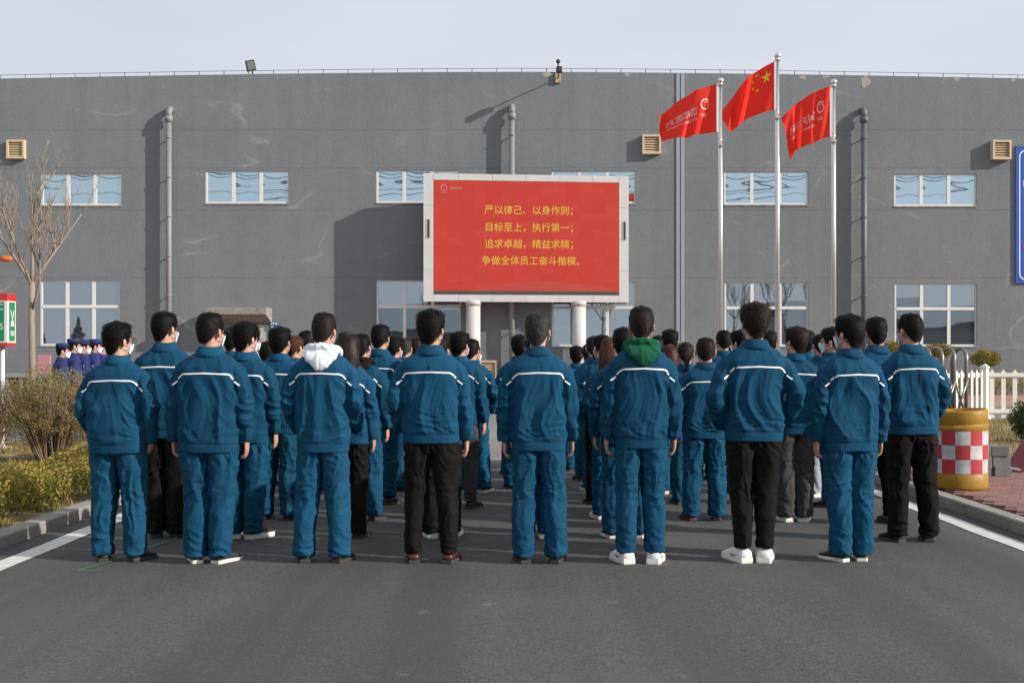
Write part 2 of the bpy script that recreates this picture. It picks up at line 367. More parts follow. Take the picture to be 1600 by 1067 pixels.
# ------------------------------------------------------------------ factory building
def wall_mat():
    m = bpy.data.materials.new('grey_render_wall'); m.use_nodes = True
    n, l = nodes_of(m); b = n['Principled BSDF']; b.inputs['Roughness'].default_value = 0.9; b.inputs['Specular IOR Level'].default_value = 0.2
    tc = n.new('ShaderNodeTexCoord')
    def mp(s):
        q = n.new('ShaderNodeMapping'); q.inputs['Scale'].default_value = s; l.new(tc.outputs['Object'], q.inputs[0]); return q.outputs[0]
    def nz(v, sc_, d=5, r=0.6, dist=0.0):
        q = n.new('ShaderNodeTexNoise'); q.inputs['Scale'].default_value = sc_; q.inputs['Detail'].default_value = d; q.inputs['Roughness'].default_value = r; q.inputs['Distortion'].default_value = dist
        l.new(v, q.inputs[0]); return q.outputs[0]
    def rng(s, a, b_, c=0.0, d=1.0):
        q = n.new('ShaderNodeMapRange'); q.inputs[1].default_value = a; q.inputs[2].default_value = b_; q.inputs[3].default_value = c; q.inputs[4].default_value = d
        l.new(s, q.inputs[0]); return q.outputs[0]
    def mix(f, a, b_):
        q = n.new('ShaderNodeMix'); q.data_type = 'RGBA'; l.new(f, q.inputs['Factor'])
        for nm, v in (('A', a), ('B', b_)):
            if isinstance(v, tuple): q.inputs[nm].default_value = (*v, 1)
            else: l.new(v, q.inputs[nm])
        return q.outputs['Result']
    def mul(a, b_):
        q = n.new('ShaderNodeMath'); q.operation = 'MULTIPLY'; l.new(a, q.inputs[0]); l.new(b_, q.inputs[1]); return q.outputs[0]
    base = mix(rng(nz(mp((1, 1, 1)), 0.22, 4), 0.35, 0.65), (0.170, 0.189, 0.206), (0.200, 0.215, 0.228))
    base = mix(rng(nz(mp((2.2, 1, 0.12)), 1.0, 6), 0.45, 0.75, 0, 0.5), base, (0.152, 0.169, 0.186))      # rain streaks
    base = mix(rng(nz(mp((1, 1, 1)), 2.5, 8, 0.7), 0.46, 0.72, 0, 0.45), base, (0.222, 0.235, 0.245))
    # repaired hairline cracks: iso-lines of a stretched noise
    cr = nz(mp((0.33, 1, 0.7)), 0.62, 2, 0.5, 0.15)
    ab = n.new('ShaderNodeMath'); ab.operation = 'SUBTRACT'; ab.inputs[1].default_value = 0.5; l.new(cr, ab.inputs[0])
    aa = n.new('ShaderNodeMath'); aa.operation = 'ABSOLUTE'; l.new(ab.outputs[0], aa.inputs[0])
    line = rng(aa.outputs[0], 0.0, 0.012, 1.0, 0.0)
    line = mul(line, rng(nz(mp((1, 1, 1)), 0.45, 3), 0.52, 0.66))
    base = mix(mul(line, rng(nz(mp((1, 1, 1)), 5, 3), 0.3, 0.7, 0.2, 0.7)), base, (0.36, 0.37, 0.375))
    l.new(base, b.inputs['Base Color'])
    bp = n.new('ShaderNodeBump'); bp.inputs['Strength'].default_value = 0.5; bp.inputs['Distance'].default_value = 0.02
    l.new(nz(mp((1, 1, 1)), 9, 6, 0.6), bp.inputs['Height']); l.new(bp.outputs[0], b.inputs['Normal'])
    return m
M['wall'] = wall_mat()
M['frame_white'] = mat('white_window_frame', (0.70, 0.70, 0.69), 0.5)
def glass_mat(name, tint, rough=0.015, dist=0.02):
    m = mat(name, tint, rough, metal=0.92, bump=(0.9, 0.22, dist, (1, 1, 1.6)))
    for q in m.node_tree.nodes:
        if q.type == 'TEX_NOISE': q.inputs['Detail'].default_value = 0.6
    return m
M['glass'] = glass_mat('reflective_blue_glass', (0.50, 0.64, 0.72))
M['glass_low'] = glass_mat('reflective_clear_glass', (0.36, 0.42, 0.46), dist=0.008)
M['pipe'] = mat('grey_plastic_pipe', (0.21, 0.22, 0.23), 0.55, noise=(3, 0.5, (0.26, 0.26, 0.26), (1, 1, 0.2)))
M['pipe_dark'] = mat('slate_plastic_pipe', (0.10, 0.125, 0.15), 0.5)
M['joint_metal'] = mat('joint_cover_metal', (0.33, 0.37, 0.42), 0.45, metal=0.3)
M['louvre'] = mat('cream_louvre', (0.62, 0.50, 0.33), 0.6, noise=(6, 0.5, (0.50, 0.40, 0.27), (1, 1, 1)))
M['concrete'] = mat('bare_concrete', (0.34, 0.33, 0.31), 0.9, noise=(4, 0.9, (0.16, 0.155, 0.15), (1, 1, 1)), bump=(30, 0.6, 0.02))
M['steel_dark'] = mat('dark_steel', (0.06, 0.06, 0.065), 0.5, metal=0.6)
M['door'] = mat('pale_steel_door', (0.50, 0.51, 0.50), 0.6)

bld = empty('factory_building', (0, WALL_Y, 0), 0, 'long two-storey grey rendered factory building behind the crowd', 'building')
ROOF = FZ(112.5)
def roof_z(x): return ROOF - 0.25*min(1.6, abs(x)/19.0)**1.6          # the parapet falls gently to both sides
UP = [(64,190,271,321),(321,451,267,318),(588,718,266,317),(862,993,267,318),(1131,1263,268,320),(1397,1526,272,322),(-203,-77,272,322),(1664,1792,272,322)]
LO = [(63,187,438,540),(588,720,438,541),(862,993,440,541),(1132,1263,441,541),(1398,1526,443,541)]
BX0, BX1 = -34.0, 34.0
wins = [(FX(a), FX(b), FZ(d), FZ(c), 3, 1) for a, b, c, d in UP] + [(FX(a), FX(b), FZ(d), FZ(c), 3, 2) for a, b, c, d in LO]
door = (FX(384), FX(421), 0.12, FZ(506))
openings = [w[:4] for w in wins] + [door]
gz = [FZ(203), FZ(263), FZ(328), FZ(434), FZ(548)]
xs = sorted({BX0, BX1, *[v for o in openings for v in o[:2]], *[float(v) for v in np.arange(-32, 33, 2.03)]})
zs = sorted({0.0, ROOF, *[v for o in openings for v in o[2:4]], *[g-0.007 for g in gz], *[g+0.007 for g in gz]})
wm = MB()
for i in range(len(xs)-1):
    for k in range(len(zs)-1):
        x0, x1, z0, z1 = xs[i], xs[i+1], zs[k], zs[k+1]
        cx, cz = (x0+x1)/2, (z0+z1)/2
        if any(o[0] < cx < o[1] and o[2] < cz < o[3] for o in openings): continue
        groove = any(abs(cz-g) < 0.007 for g in gz)
        y = 0.006 if groove else 0.0
        zl, zr = (roof_z(x0), roof_z(x1)) if k == len(zs)-2 else (z1, z1)
        wm.add([(x0,y,z0),(x1,y,z0),(x1,y,zr),(x0,y,zl)], [(0,1,2,3)])
        if k == len(zs)-2: wm.add([(x0,0,zl),(x1,0,zr),(x1,0.3,zr),(x0,0.3,zl)], [(0,1,2,3)])
        if groove: wm.add([(x0,0,z1),(x0,y,z1),(x1,y,z1),(x1,0,z1),(x0,0,z0),(x1,0,z0),(x1,y,z0),(x0,y,z0)], [(0,1,2,3),(4,5,6,7)])
for (x0, x1, z0, z1) in openings:   # reveals
    d = 0.16
    wm.add([(x0,0,z0),(x1,0,z0),(x1,0,z1),(x0,0,z1),(x0,d,z0),(x1,d,z0),(x1,d,z1),(x0,d,z1)], [(0,4,5,1),(1,5,6,2),(2,6,7,3),(3,7,4,0)])
RL = roof_z(BX0)-.1; wm.add([(BX0,0,0),(BX0,0,RL),(BX0,24,RL),(BX0,24,0),(BX1,0,0),(BX1,24,0),(BX1,24,RL),(BX1,0,RL)], [(0,1,2,3),(4,5,6,7),(1,7,6,2),(3,2,6,5)])
wm.build('wall', M['wall'], bld)
for (x0, x1, z0, z1, nc, nr) in wins:
    f = MB(); t = 0.07; d0, d1 = 0.045, 0.11
    f.box(x0, x1, d0, d1, z0, z0+t).box(x0, x1, d0, d1, z1-t*0.6, z1).box(x0, x0+t, d0+.001, d1, z0+t, z1-t*0.6).box(x1-t*0.6, x1, d0+.001, d1, z0+t, z1-t*0.6)
    cw = (x1-x0)/nc
    zm = z0 + (z1-z0)*0.60
    for c in range(1, nc): f.box(x0+c*cw-0.06, x0+c*cw+0.06, d0+.002, d1, z0+t, z1-t*0.6)
    if nr == 2: f.box(x0+t, x1-t*0.6, d0-.012, d1-.01, zm-0.055, zm+0.055)
    win = f.build('window', M['frame_white'], bld)
    sl = MB().box(x0-0.02, x1+0.02, -0.03, 0.06, z0-0.05, z0-0.003); sl.build('sill', M['concrete'], win)
    for c in range(nc):
        for r_ in range(nr):
            a, b = x0+c*cw+0.03, x0+(c+1)*cw-0.03
            za, zb = ((z0+0.03, z1-0.02) if nr == 1 else ((z0+0.03, zm-0.02) if r_ == 0 else (zm+0.02, z1-0.02)))
            tilt = random.uniform(-.0035, .0035)
            p = MB().box(-(b-a)/2, (b-a)/2, -0.004, 0.004, -(zb-za)/2, (zb-za)/2)
            obj('pane', mesh('pane', p.V, p.F), M['glass'] if nr == 1 else M['glass_low'], win, ((a+b)/2, 0.083, (za+zb)/2), (random.uniform(-.004, .004), 0, tilt))
    # dark sheet standing in for the unlit interior behind the panes
    MB().box(x0, x1, 0.15, 0.158, z0, z1).build('unlit_interior_sheet', mat('window_dark', (0.03, 0.035, 0.04), 0.9) if 'window_dark' not in bpy.data.materials else bpy.data.materials['window_dark'], win)
# downpipes
def downpipe(px, py_top, m):
    X = FX(px); zt = FZ(py_top); r = 0.10; yo = -0.26
    p = MB().tube([(X, yo, 0.05), (X, yo, zt-0.35)], r, 14).build('downpipe', m, bld, True)
    MB().tube([(X, yo, zt-0.52), (X, yo, zt-0.30)], 0.145, 14).build('coupling', m, p, True)
    MB().tube([(X, yo, zt-0.32), (X, yo, zt-0.2), (X, yo+0.04, zt-0.09), (X, yo+0.12, zt-0.03), (X, 0.05, zt-0.02)], 0.115, 14).build('elbow', m, p, True)
    z = zt-1.1
    while z > 0.5:
        MB().tube([(X, yo, z-0.03), (X, yo, z+0.03)], 0.116, 14).tube([(X, yo+0.09, z), (X, 0.02, z)], 0.022, 6).build('bracket', m, p, True); z -= 1.45
downpipe(267, 171, M['pipe']); downpipe(800, 167, M['pipe']); downpipe(1347, 172, M['pipe_dark'])
for dx in (-0.085, 0.085):
    MB().box(FX(1063)+dx-0.065, FX(1063)+dx+0.065, -0.035, 0.0-0.001, 0.02, roof_z(FX(1063))-0.02).build('expansion_joint_cover', M['joint_metal'], bld)
# louvred vents
def vent(px0, px1, py0, py1, dep):
    x0, x1, z0, z1 = FX(px0), FX(px1), FZ(py1), FZ(py0); t = 0.075
    f = MB().box(x0, x1, -dep, -.002, z0, z0+t).box(x0, x1, -dep, -.002, z1-t, z1).box(x0, x0+t, -dep+.002, -.002, z0+t, z1-t).box(x1-t, x1, -dep+.002, -.002, z0+t, z1-t)
    v = f.build('vent', M['louvre'], bld)
    MB().box(x0+t, x1-t, -0.03, -0.02, z0+t, z1-t).build('backing', M['louvre'], v)
    k = int((z1-z0-2*t)/0.085)
    for i in range(k):
        z = z0+t+0.02+i*(z1-z0-2*t-0.02)/k
        MB().add([(x0+t,-dep+.04,z),(x1-t,-dep+.04,z),(x1-t,-dep+.12,z+0.075),(x0+t,-dep+.12,z+0.075),(x0+t,-dep+.052,z-.008),(x1-t,-dep+.052,z-.008),(x1-t,-dep+.13,z+0.067),(x0+t,-dep+.13,z+0.067)],
                 [(0,1,2,3),(7,6,5,4),(0,4,5,1),(3,2,6,7)]).build('slat', M['louvre'], v)
vent(13, 41, 220, 249, 0.2); vent(1003, 1032, 212, 242, 0.22); vent(1547, 1576, 221, 251, 0.28); vent(750, 777, 563, 593, 0.14)
# canopy and door
c0, c1 = FX(333), FX(425); zt = FZ(482)
cn = MB(); cn.add([(c0,-1.1,zt-.25),(c1,-1.1,zt-.25),(c1,-1.1,zt),(c0,-1.1,zt),(c0,-.002,zt-.55),(c1,-.002,zt-.55),(c1,-.002,zt),(c0,-.002,zt)],
                 [(0,1,2,3),(1,5,6,2),(4,0,3,7),(3,2,6,7),(0,4,5,1)]); cn.build('canopy', M['concrete'], bld)
dr = MB().box(door[0]+.02, door[1]-.02, 0.06, 0.11, door[2], door[3]-.02).build('door', M['door'], bld)
MB().box(door[1]-.2, door[1]-.14, 0.02, 0.06, 1.1, 1.3).build('handle', M['steel_dark'], dr)
# parapet lightning conductor
lc = MB().tube([(float(x), 0.1, roof_z(x)+0.15) for x in np.linspace(BX0, BX1, 60)], 0.009, 6).build('lightning_conductor', M['steel_dark'], bld)
pp = MB().tube([(0, 0, -0.02), (0, 0, 0.16)], 0.012, 6); ppm = mesh('conductor_post', pp.V, pp.F)
for i in range(74): obj('conductor_post', ppm, M['steel_dark'], lc, (BX0+0.2+i*0.92, 0.1, roof_z(BX0+0.2+i*0.92)))
# pale patches where render has come off under the parapet
M['patch'] = mat('bare_plaster', (0.40, 0.37, 0.32), 0.95, noise=(6, 0.8, (0.30, 0.28, 0.25), (1, 1, 1)))
for (px, w, h) in ((855, 0.45, 0.16), (1352, 0.35, 0.42), (1495, 0.25, 0.12), (1583, 0.2, 0.1), (980, .2, .12), (1290, .3, .1), (1255, .24, .16)):
    X = FX(px); V = [(X+w/2*math.cos(a)*(1+.3*math.sin(3*a+px)), -0.004, roof_z(X)-0.02-h/2+h/2*math.sin(a)*(1+.25*math.cos(4*a+px))) for a in np.linspace(0, 2*math.pi, 18, endpoint=False)]
    MB().add(V, [tuple(range(18))]).build('bare_patch', M['patch'], bld)

# text helper -----------------------------------------------------------
def text_mesh(body, size=1.0, align='LEFT', bold=0.0, fine=3):
    cu = bpy.data.curves.new('lettering', 'FONT'); cu.body = body; cu.size = size; cu.align_x = align; cu.resolution_u = fine
    cu.offset = bold
    o = bpy.data.objects.new('lettering', cu); COL.objects.link(o)
    bpy.context.view_layer.update()
    me = bpy.data.meshes.new_from_object(o.evaluated_get(bpy.context.evaluated_depsgraph_get()))
    bpy.data.objects.remove(o); bpy.data.curves.remove(cu)
    V = np.array([v.co[:] for v in me.vertices]).reshape(-1, 3); F = [tuple(p.vertices) for p in me.polygons]
    bpy.data.meshes.remove(me); return V, F
def facing(V, F, x, y, z):
    """flat lettering (x right, y up) stood up facing -Y"""
    return [(x+v[0], y, z+v[1]) for v in V], F
def emblem_vf(r, th=0.22, n=28):
    """ring mark open at the right with a tail turning into its middle"""
    V = []; F = []
    for k in range(n+1):
        a = R(35) + R(290)*k/n; w = th*r*(0.55+0.45*math.sin(math.pi*k/n))
        V += [((r-w)*math.cos(a), (r-w)*math.sin(a), 0), (r*math.cos(a), r*math.sin(a), 0)]
        if k: F.append((2*k-2, 2*k-1, 2*k+1, 2*k))
    b = len(V)
    for k in range(11):
        t = k/10; a = R(-35)+R(150)*t; rr = r*(0.95-0.62*t); w = 0.14*r*(1-0.5*t)
        V += [((rr-w)*math.cos(a), (rr-w)*math.sin(a), 0), ((rr+w*.3)*math.cos(a), (rr+w*.3)*math.sin(a), 0)]
        if k: F.append((b+2*k-2, b+2*k-1, b+2*k+1, b+2*k))
    return V, F

# blue wall sign with white text by the door
M['blue_sign'] = mat('blue_enamel', (0.02, 0.10, 0.30), 0.5)
M['white_print'] = mat('white_print', (0.75, 0.76, 0.78), 0.6)
s = MB().box(FX(421.5), FX(437), -0.03, -0.002, FZ(514), FZ(503)).build('door_sign', M['blue_sign'], None, loc=(0, WALL_Y, 0))
tag(s, 'small blue sign with white characters beside the door under the canopy', 'sign')
sx0 = FX(423.2)
for a_, w_, z_, h_ in ((0, .055, 507.2, .085), (.075, .05, 507.2, .08), (.135, .03, 506.4, .014), (.175, .05, 507.2, .09), (.24, .035, 507.2, .075), (.02, .08, 511.6, .05)):   # worn, illegible characters
    for q in (0, .5):
        MB().box(sx0+a_+q*w_, sx0+a_+q*w_+w_*.36, -.035, -.031, FZ(z_), FZ(z_)+h_).build('print_mark', M['white_print'], s)
# tall blue panel at the right edge
M['blue_panel'] = mat('blue_banner', (0.018, 0.095, 0.42), 0.45, noise=(0.6, 0.5, (0.015, 0.075, 0.34), (1, 1, 1)))
M['magenta'] = mat('magenta_print', (0.32, 0.02, 0.28), 0.5); M['lilac'] = mat('lilac_print', (0.40, 0.42, 0.75), 0.5)
bx0, bx1, bz0, bz1 = FX(1586), FX(1586)+3.6, FZ(443), FZ(229)
s = MB().box(bx0, bx1, -0.07, -0.003, bz0, bz1).build('wall_banner', M['blue_panel'], None, loc=(0, WALL_Y, 0))
tag(s, 'tall blue panel with rounded white border on the wall at the right edge', 'banner')
def rrect(x0, x1, z0, z1, r, w, y):
    pts = []
    for (cx, cz, a0) in ((x1-r, z1-r, 0), (x0+r, z1-r, 90), (x0+r, z0+r, 180), (x1-r, z0+r, 270)):
        for k in range(7): a = R(a0+15*k); pts.append((cx, cz, math.cos(a), math.sin(a)))
    V = []; n = len(pts)
    for cx, cz, c, s_ in pts: V += [(cx+r*c, y, cz+r*s_), (cx+(r-w)*c, y, cz+(r-w)*s_)]
    return V, [(2*k, 2*k+1, (2*k+3) % (2*n), (2*k+2) % (2*n)) for k in range(n)]
MB().add(*rrect(bx0+0.12, bx1-0.12, bz0+0.12, bz1-0.14, 0.25, 0.045, -0.074)).build('border', M['white_print'], s)
def disc(cx, cz, rx, rz, y, n=28): return [(cx+rx*math.cos(2*math.pi*k/n), y, cz+rz*math.sin(2*math.pi*k/n)) for k in range(n)], [tuple(range(n))]
MB().add(*disc(bx0+0.75, FZ(385), 0.5, 0.28, -0.075)).build('printed_mark', M['magenta'], s)
MB().add(*rrect(bx0+.26, bx0+1.5, FZ(300), FZ(275), 0.28, 0.05, -0.075)).build('printed_mark', M['lilac'], s)

# roof fittings
fl = empty('floodlight', (FX(392), WALL_Y+0.05, roof_z(FX(392))), 0, 'dark square floodlight tilted on the roof edge near the left', 'floodlight')
MB().tube([(0.05, 0, 0), (0.05, 0, 0.16)], 0.03, 8).build('bracket', M['steel_dark'], fl)
fm = MB().box(-0.17, 0.17, -0.07, 0.07, 0, 0.40, 0.02).build('lamp_housing', M['steel_dark'], fl, rot=(R(14), R(-14), R(20)), loc=(0.02, 0, 0.12))
MB().box(-0.13, 0.13, -0.078, -0.071, 0.06, 0.36).build('lens', mat('lamp_glass', (0.16, 0.19, 0.17), 0.2), fm)
ca_ = empty('roof_camera', (FX(872), WALL_Y, ROOF-0.3), 0, 'small camera and lamp on a rusty bracket at the roof edge above the screen', 'camera')
MB().box(-0.10, 0.10, -0.10, -.002, -0.12, 0.25).build('bracket_plate', mat('rusty_steel', (0.42, 0.24, 0.13), 0.8, noise=(12, 0.8, (0.55, 0.5, 0.45), (1, 1, 1))), ca_)
MB().tube([(0, -0.06, 0.2), (0, -0.1, 0.65)], 0.03, 8).tube([(0, -0.06, 0.05), (0, -1.0, 0.12)], 0.025, 8).build('arm', M['steel_dark'], ca_)
MB().add(*ellip_vf((0, -0.1, 0.66), (0.08, 0.1, 0.09), 12, 8)).build('camera_dome', M['steel_dark'], ca_, True)
MB().box(-0.11, 0.11, -1.3, -0.95, 0.02, 0.2, 0.03).build('lamp_head', M['steel_dark'], ca_)
# small orange lamp arm at the far left
om = mat('orange_plastic', (0.65, 0.13, 0.03), 0.45)
oa = empty('orange_wall_lamp', (FX(-30), WALL_Y, FZ(409)), 0, 'orange oval lamp head on a thin red arm at the left edge', 'lamp')
MB().tube([(0, 0, 0), (0.1, -0.5, 0), (1.0, -0.62, 0.03)], 0.045, 8).build('arm', mat('red_arm', (0.45, 0.05, 0.05), 0.5), oa, True)
MB().add(*ellip_vf((1.2, -0.62, 0.06), (0.24, 0.12, 0.12), 16, 10)).build('lamp_head', om, oa, True)

# ------------------------------------------------------------------ LED screen on two columns
M['alu'] = mat('aluminium_panel', (0.60, 0.60, 0.60), 0.45, metal=0.15, noise=(2, 0.5, (0.52, 0.51, 0.50), (1, 1, 1)), rnd=0.03)
M['alu_edge'] = mat('aluminium_edge', (0.42, 0.39, 0.33), 0.5, metal=0.2)
M['column_paint'] = mat('white_column_paint', (0.58, 0.57, 0.56), 0.45, noise=(3, 0.5, (0.48, 0.46, 0.44), (1, 1, 0.3)))
def screen_mat():
    m = mat('led_red', (0.02, 0.004, 0.003), 0.7, spec=0.15)
    n, l = nodes_of(m); b = n['Principled BSDF']
    tc = n.new('ShaderNodeTexCoord'); br = n.new('ShaderNodeTexBrick')
    br.offset = 0; br.inputs['Scale'].default_value = 1.0; br.inputs['Mortar Size'].default_value = 0.006; br.inputs['Brick Width'].default_value = 0.48; br.inputs['Row Height'].default_value = 0.32
    br.inputs['Color1'].default_value = (0.56, 0.052, 0.036, 1); br.inputs['Color2'].default_value = (0.60, 0.060, 0.042, 1); br.inputs['Mortar'].default_value = (0.50, 0.05, 0.036, 1)
    mp = n.new('ShaderNodeMapping'); mp.inputs['Rotation'].default_value = (R(90), 0, 0)
    l.new(tc.outputs['Object'], mp.inputs[0]); l.new(mp.outputs[0], br.inputs['Vector'])
    l.new(br.outputs[0], b.inputs['Emission Color']); b.inputs['Emission Strength'].default_value = 0.97
    return m
M['led_red'] = screen_mat()
M['led_yellow'] = mat('led_yellow', (0.05, 0.04, 0.01), 0.55, emit=((0.62, 0.44, 0.035), 1.0))
M['led_grey'] = mat('led_grey', (0.05, 0.05, 0.05), 0.55, emit=((0.42, 0.22, 0.24), 1.0))
M['led_dark'] = mat('led_off', (0.06, 0.055, 0.05), 0.6)
M['led_arc'] = mat('led_deep_red', (0.05, 0.012, 0.01), 0.55, emit=((0.50, 0.048, 0.036), 0.9))
SY = 44.08
sw = (985-662)*SY/1900; sh = (472-273)*SY/1900
scr = empty('led_screen', (FX(823.5, SY), SY, 0), R(6.0), 'large outdoor screen showing yellow characters on red, raised on two white columns', 'screen')
zb, ztp = FZ(472, SY), FZ(273, SY); hw = sw/2; fw = 0.36; ft = 0.24
MB().box(-hw+.02, hw-.02, 0.03, 0.42, zb+.02, ztp-.02).build('cabinet', M['alu_edge'], scr)
def panels(x0, x1, z0, z1, nx, nz):
    for i in range(nx):
        for k in range(nz):
            g = 0.008; a = x0+(x1-x0)*i/nx; b = x0+(x1-x0)*(i+1)/nx; c = z0+(z1-z0)*k/nz; d = z0+(z1-z0)*(k+1)/nz
            MB().box(a+g/2, b-g/2, 0.0, 0.04, c+g/2, d-g/2).build('frame_panel', M['alu'], scr)
panels(-hw, -hw+fw, zb, ztp, 1, 4); panels(hw-fw, hw, zb, ztp, 1, 4)
for a, b in ((-hw+fw, -hw+fw+.9), (-hw+fw+.9, -hw+fw+2.13), (-hw+fw+2.13, -hw+fw+3.36), (-hw+fw+3.36, -hw+fw+4.59), (-hw+fw+4.59, -hw+fw+5.8), (-hw+fw+5.8, hw-fw)):
    panels(a, b, ztp-ft, ztp, 1, 1); panels(a, b, zb, zb+ft+.02, 1, 1)
for sx in (-1, 1):
    cx = sx*(hw-0.17)
    MB().box(cx-.075, cx+.075, -0.012, -.001, 3.42+2.3, 3.42+3.0).build('side_grille', M['alu_edge'], scr)
    MB().box(cx-.02, cx+.045, -0.02, -.013, 3.42+2.33, 3.42+2.97).build('grille_slot', M['steel_dark'], scr)
dx0, dx1, dz0, dz1 = -hw+fw+.01, hw-fw-.01, zb+ft+.03, ztp-ft-.01
disp = MB().box(dx0, dx1, 0.012, 0.03, dz0+0.13, dz1).build('display', M['led_red'], scr)
MB().box(dx0, dx1, 0.010, 0.03, dz0, dz0+0.127).build('dark_strip', M['led_dark'], scr)
k = 2*hw/(985-662)
def SX(px): return (px-823.5)*k
for body, py, cx in (('严以律己、以身作则；', 333, 829), ('目标至上，执行第一；', 360, 829), ('追求卓越，精益求精；', 386, 829), ('争做全体员工奋斗楷模。', 412, 832)):
    tv, tf = text_mesh(body, 14.6*k*1.02, 'CENTER')
    MB().add(*facing(tv, tf, SX(cx)+0.05, 0.006, FZ(py, SY)-0.02)).build('lettering', M['led_yellow'], disp)
ev, ef = emblem_vf(5.2*k, 0.25); MB().add(*facing(np.array(ev), ef, SX(694), 0.006, FZ(295, SY))).build('logo', M['led_grey'], disp)
tv, tf = text_mesh('GUOBANG', 2.2*k, 'CENTER'); MB().add(*facing(tv, tf, SX(694), 0.006, FZ(303.5, SY))).build('logo', M['led_grey'], disp)
tv, tf = text_mesh('国邦医药', 4.6*k, 'CENTER'); MB().add(*facing(tv, tf, SX(713), 0.006, FZ(297.5, SY))).build('lettering', M['led_grey'], disp)
av = [(SX(745), 0.009, dz0+.135)]+[(SX(745+(969-745)*t), 0.009, dz0+.135+0.42*math.sin(math.pi*min(1, t*0.98+.0))**0.8*(1-.35*t)) for t in np.linspace(0.02, 1, 24)]+[(dx1-.005, 0.009, dz0+.135)]
MB().add(av, [tuple(range(len(av)-1, -1, -1))]).build('darker_arc', M['led_arc'], disp)  # arc of slightly darker red along the foot of the display
for cx in (740, 907):
    X = SX(cx); MB().tube([(X, 0.22, 0.0), (X, 0.22, zb+.05)], 0.26, 28).build('column', M['column_paint'], scr, True)
    MB().tube([(X, 0.22, zb-.14), (X, 0.22, zb+.03)], [0.27, 0.33], 28).build('column_head', M['column_paint'], scr, True)

# ------------------------------------------------------------------ flagpoles and flags
M['steel'] = mat('polished_steel', (0.72, 0.71, 0.68), 0.28, metal=0.85)
M['flag_red'] = mat('red_flag_cloth', (0.92, 0.050, 0.032), 0.7, spec=0.2, bump=(14, 0.2, 0.02))
M['flag_sleeve'] = mat('white_flag_sleeve', (0.75, 0.72, 0.74), 0.8)
M['flag_yellow'] = mat('yellow_star', (0.85, 0.62, 0.02), 0.7)
M['flag_white'] = mat('white_flag_print', (0.74, 0.52, 0.53), 0.8)
nt = M['flag_red'].node_tree; tr = nt.nodes.new('ShaderNodeBsdfTranslucent'); tr.inputs[0].default_value = (0.96, 0.062, 0.038, 1)
ms = nt.nodes.new('ShaderNodeMixShader'); ms.inputs[0].default_value = 0.48
nt.links.new(nt.nodes['Principled BSDF'].outputs[0], ms.inputs[1]); nt.links.new(tr.outputs[0], ms.inputs[2]); nt.links.new(ms.outputs[0], nt.nodes['Material Output'].inputs[0])
PY = 34.2
def flagpole(px, py_top, label, clamp):
    X = FX(px, PY); zt = FZ(py_top, PY)
    t = empty('flagpole', (X, PY, 0.1), 0, label, 'flagpole', 'steel flagpoles beside the screen')
    MB().tube([(0, 0, 0), (0, 0, zt*0.5), (0, 0, zt-0.3)], [0.068, 0.060, 0.046], 16).build('pole', M['steel'], t, True)
    MB().add(*ellip_vf((0, 0, zt-0.2), (0.095, 0.095, 0.085), 16, 10)).tube([(0, 0, zt-.34), (0, 0, zt-.26)], 0.07, 14).build('finial', M['steel'], t, True)
    MB().tube([(0, 0, clamp-.03), (0, 0, clamp+.03)], 0.085, 12).tube([(0.05, -.07, clamp), (-0.05, -0.1, clamp+0.25)], 0.012, 6).build('rope_clamp', M['steel'], t, True)
    MB().tube([(-0.075, -0.03, 1.0), (-0.07, -0.03, zt-0.4)], 0.006, 5).build('halyard', M['flag_sleeve'], t)
    MB().tube([(0, 0, 0), (0, 0, 0.12)], [0.2, 0.16], 16).build('base', M['steel'], t)
    return X
fx1 = flagpole(1126, 121, 'steel flagpole nearest the screen, left of the three', FZ(233, PY))
fx2 = flagpole(1215, 82, 'tallest steel flagpole, in the middle of the three', FZ(190, PY))
fx3 = flagpole(1303, 123, 'steel flagpole on the right of the three', FZ(227, PY))
def flag_fn(hx, hy0, hy1, cx0, cy0, cx1, cy1, seed, sag):
    """corner pixels: hoist top/bottom at x=hx, fly top (cx0,cy0), fly bottom (cx1,cy1) -> surface function of (u along fly, v down the hoist)"""
    def f(u, v):
        tx = hx + (cx0-hx)*u; ty = hy0 + (cy0-hy0)*(u**0.9) + sag*math.sin(math.pi*u)*-1
        bx = hx + (cx1-hx)*u; by = hy1 + (cy1-hy1)*(u**1.6) + 4*math.sin(u*9+seed)*u
        x = tx + (bx-tx)*v; y = ty + (by-ty)*v
        ph = u*7.5 - v*2.2 + seed
        d = 0.20*u**0.7*math.sin(ph) + 0.12*u**.8*math.sin(2.3*ph+1+v*3) + 0.075*math.sin(u*21-v*6+seed)*u**.6
        return (FX(x, PY) + 0.05*u*math.sin(ph*1.3+v), PY - 0.02 + 0.35*u + d, FZ(y, PY) + 0.04*u*math.cos(ph*1.1))
    return f
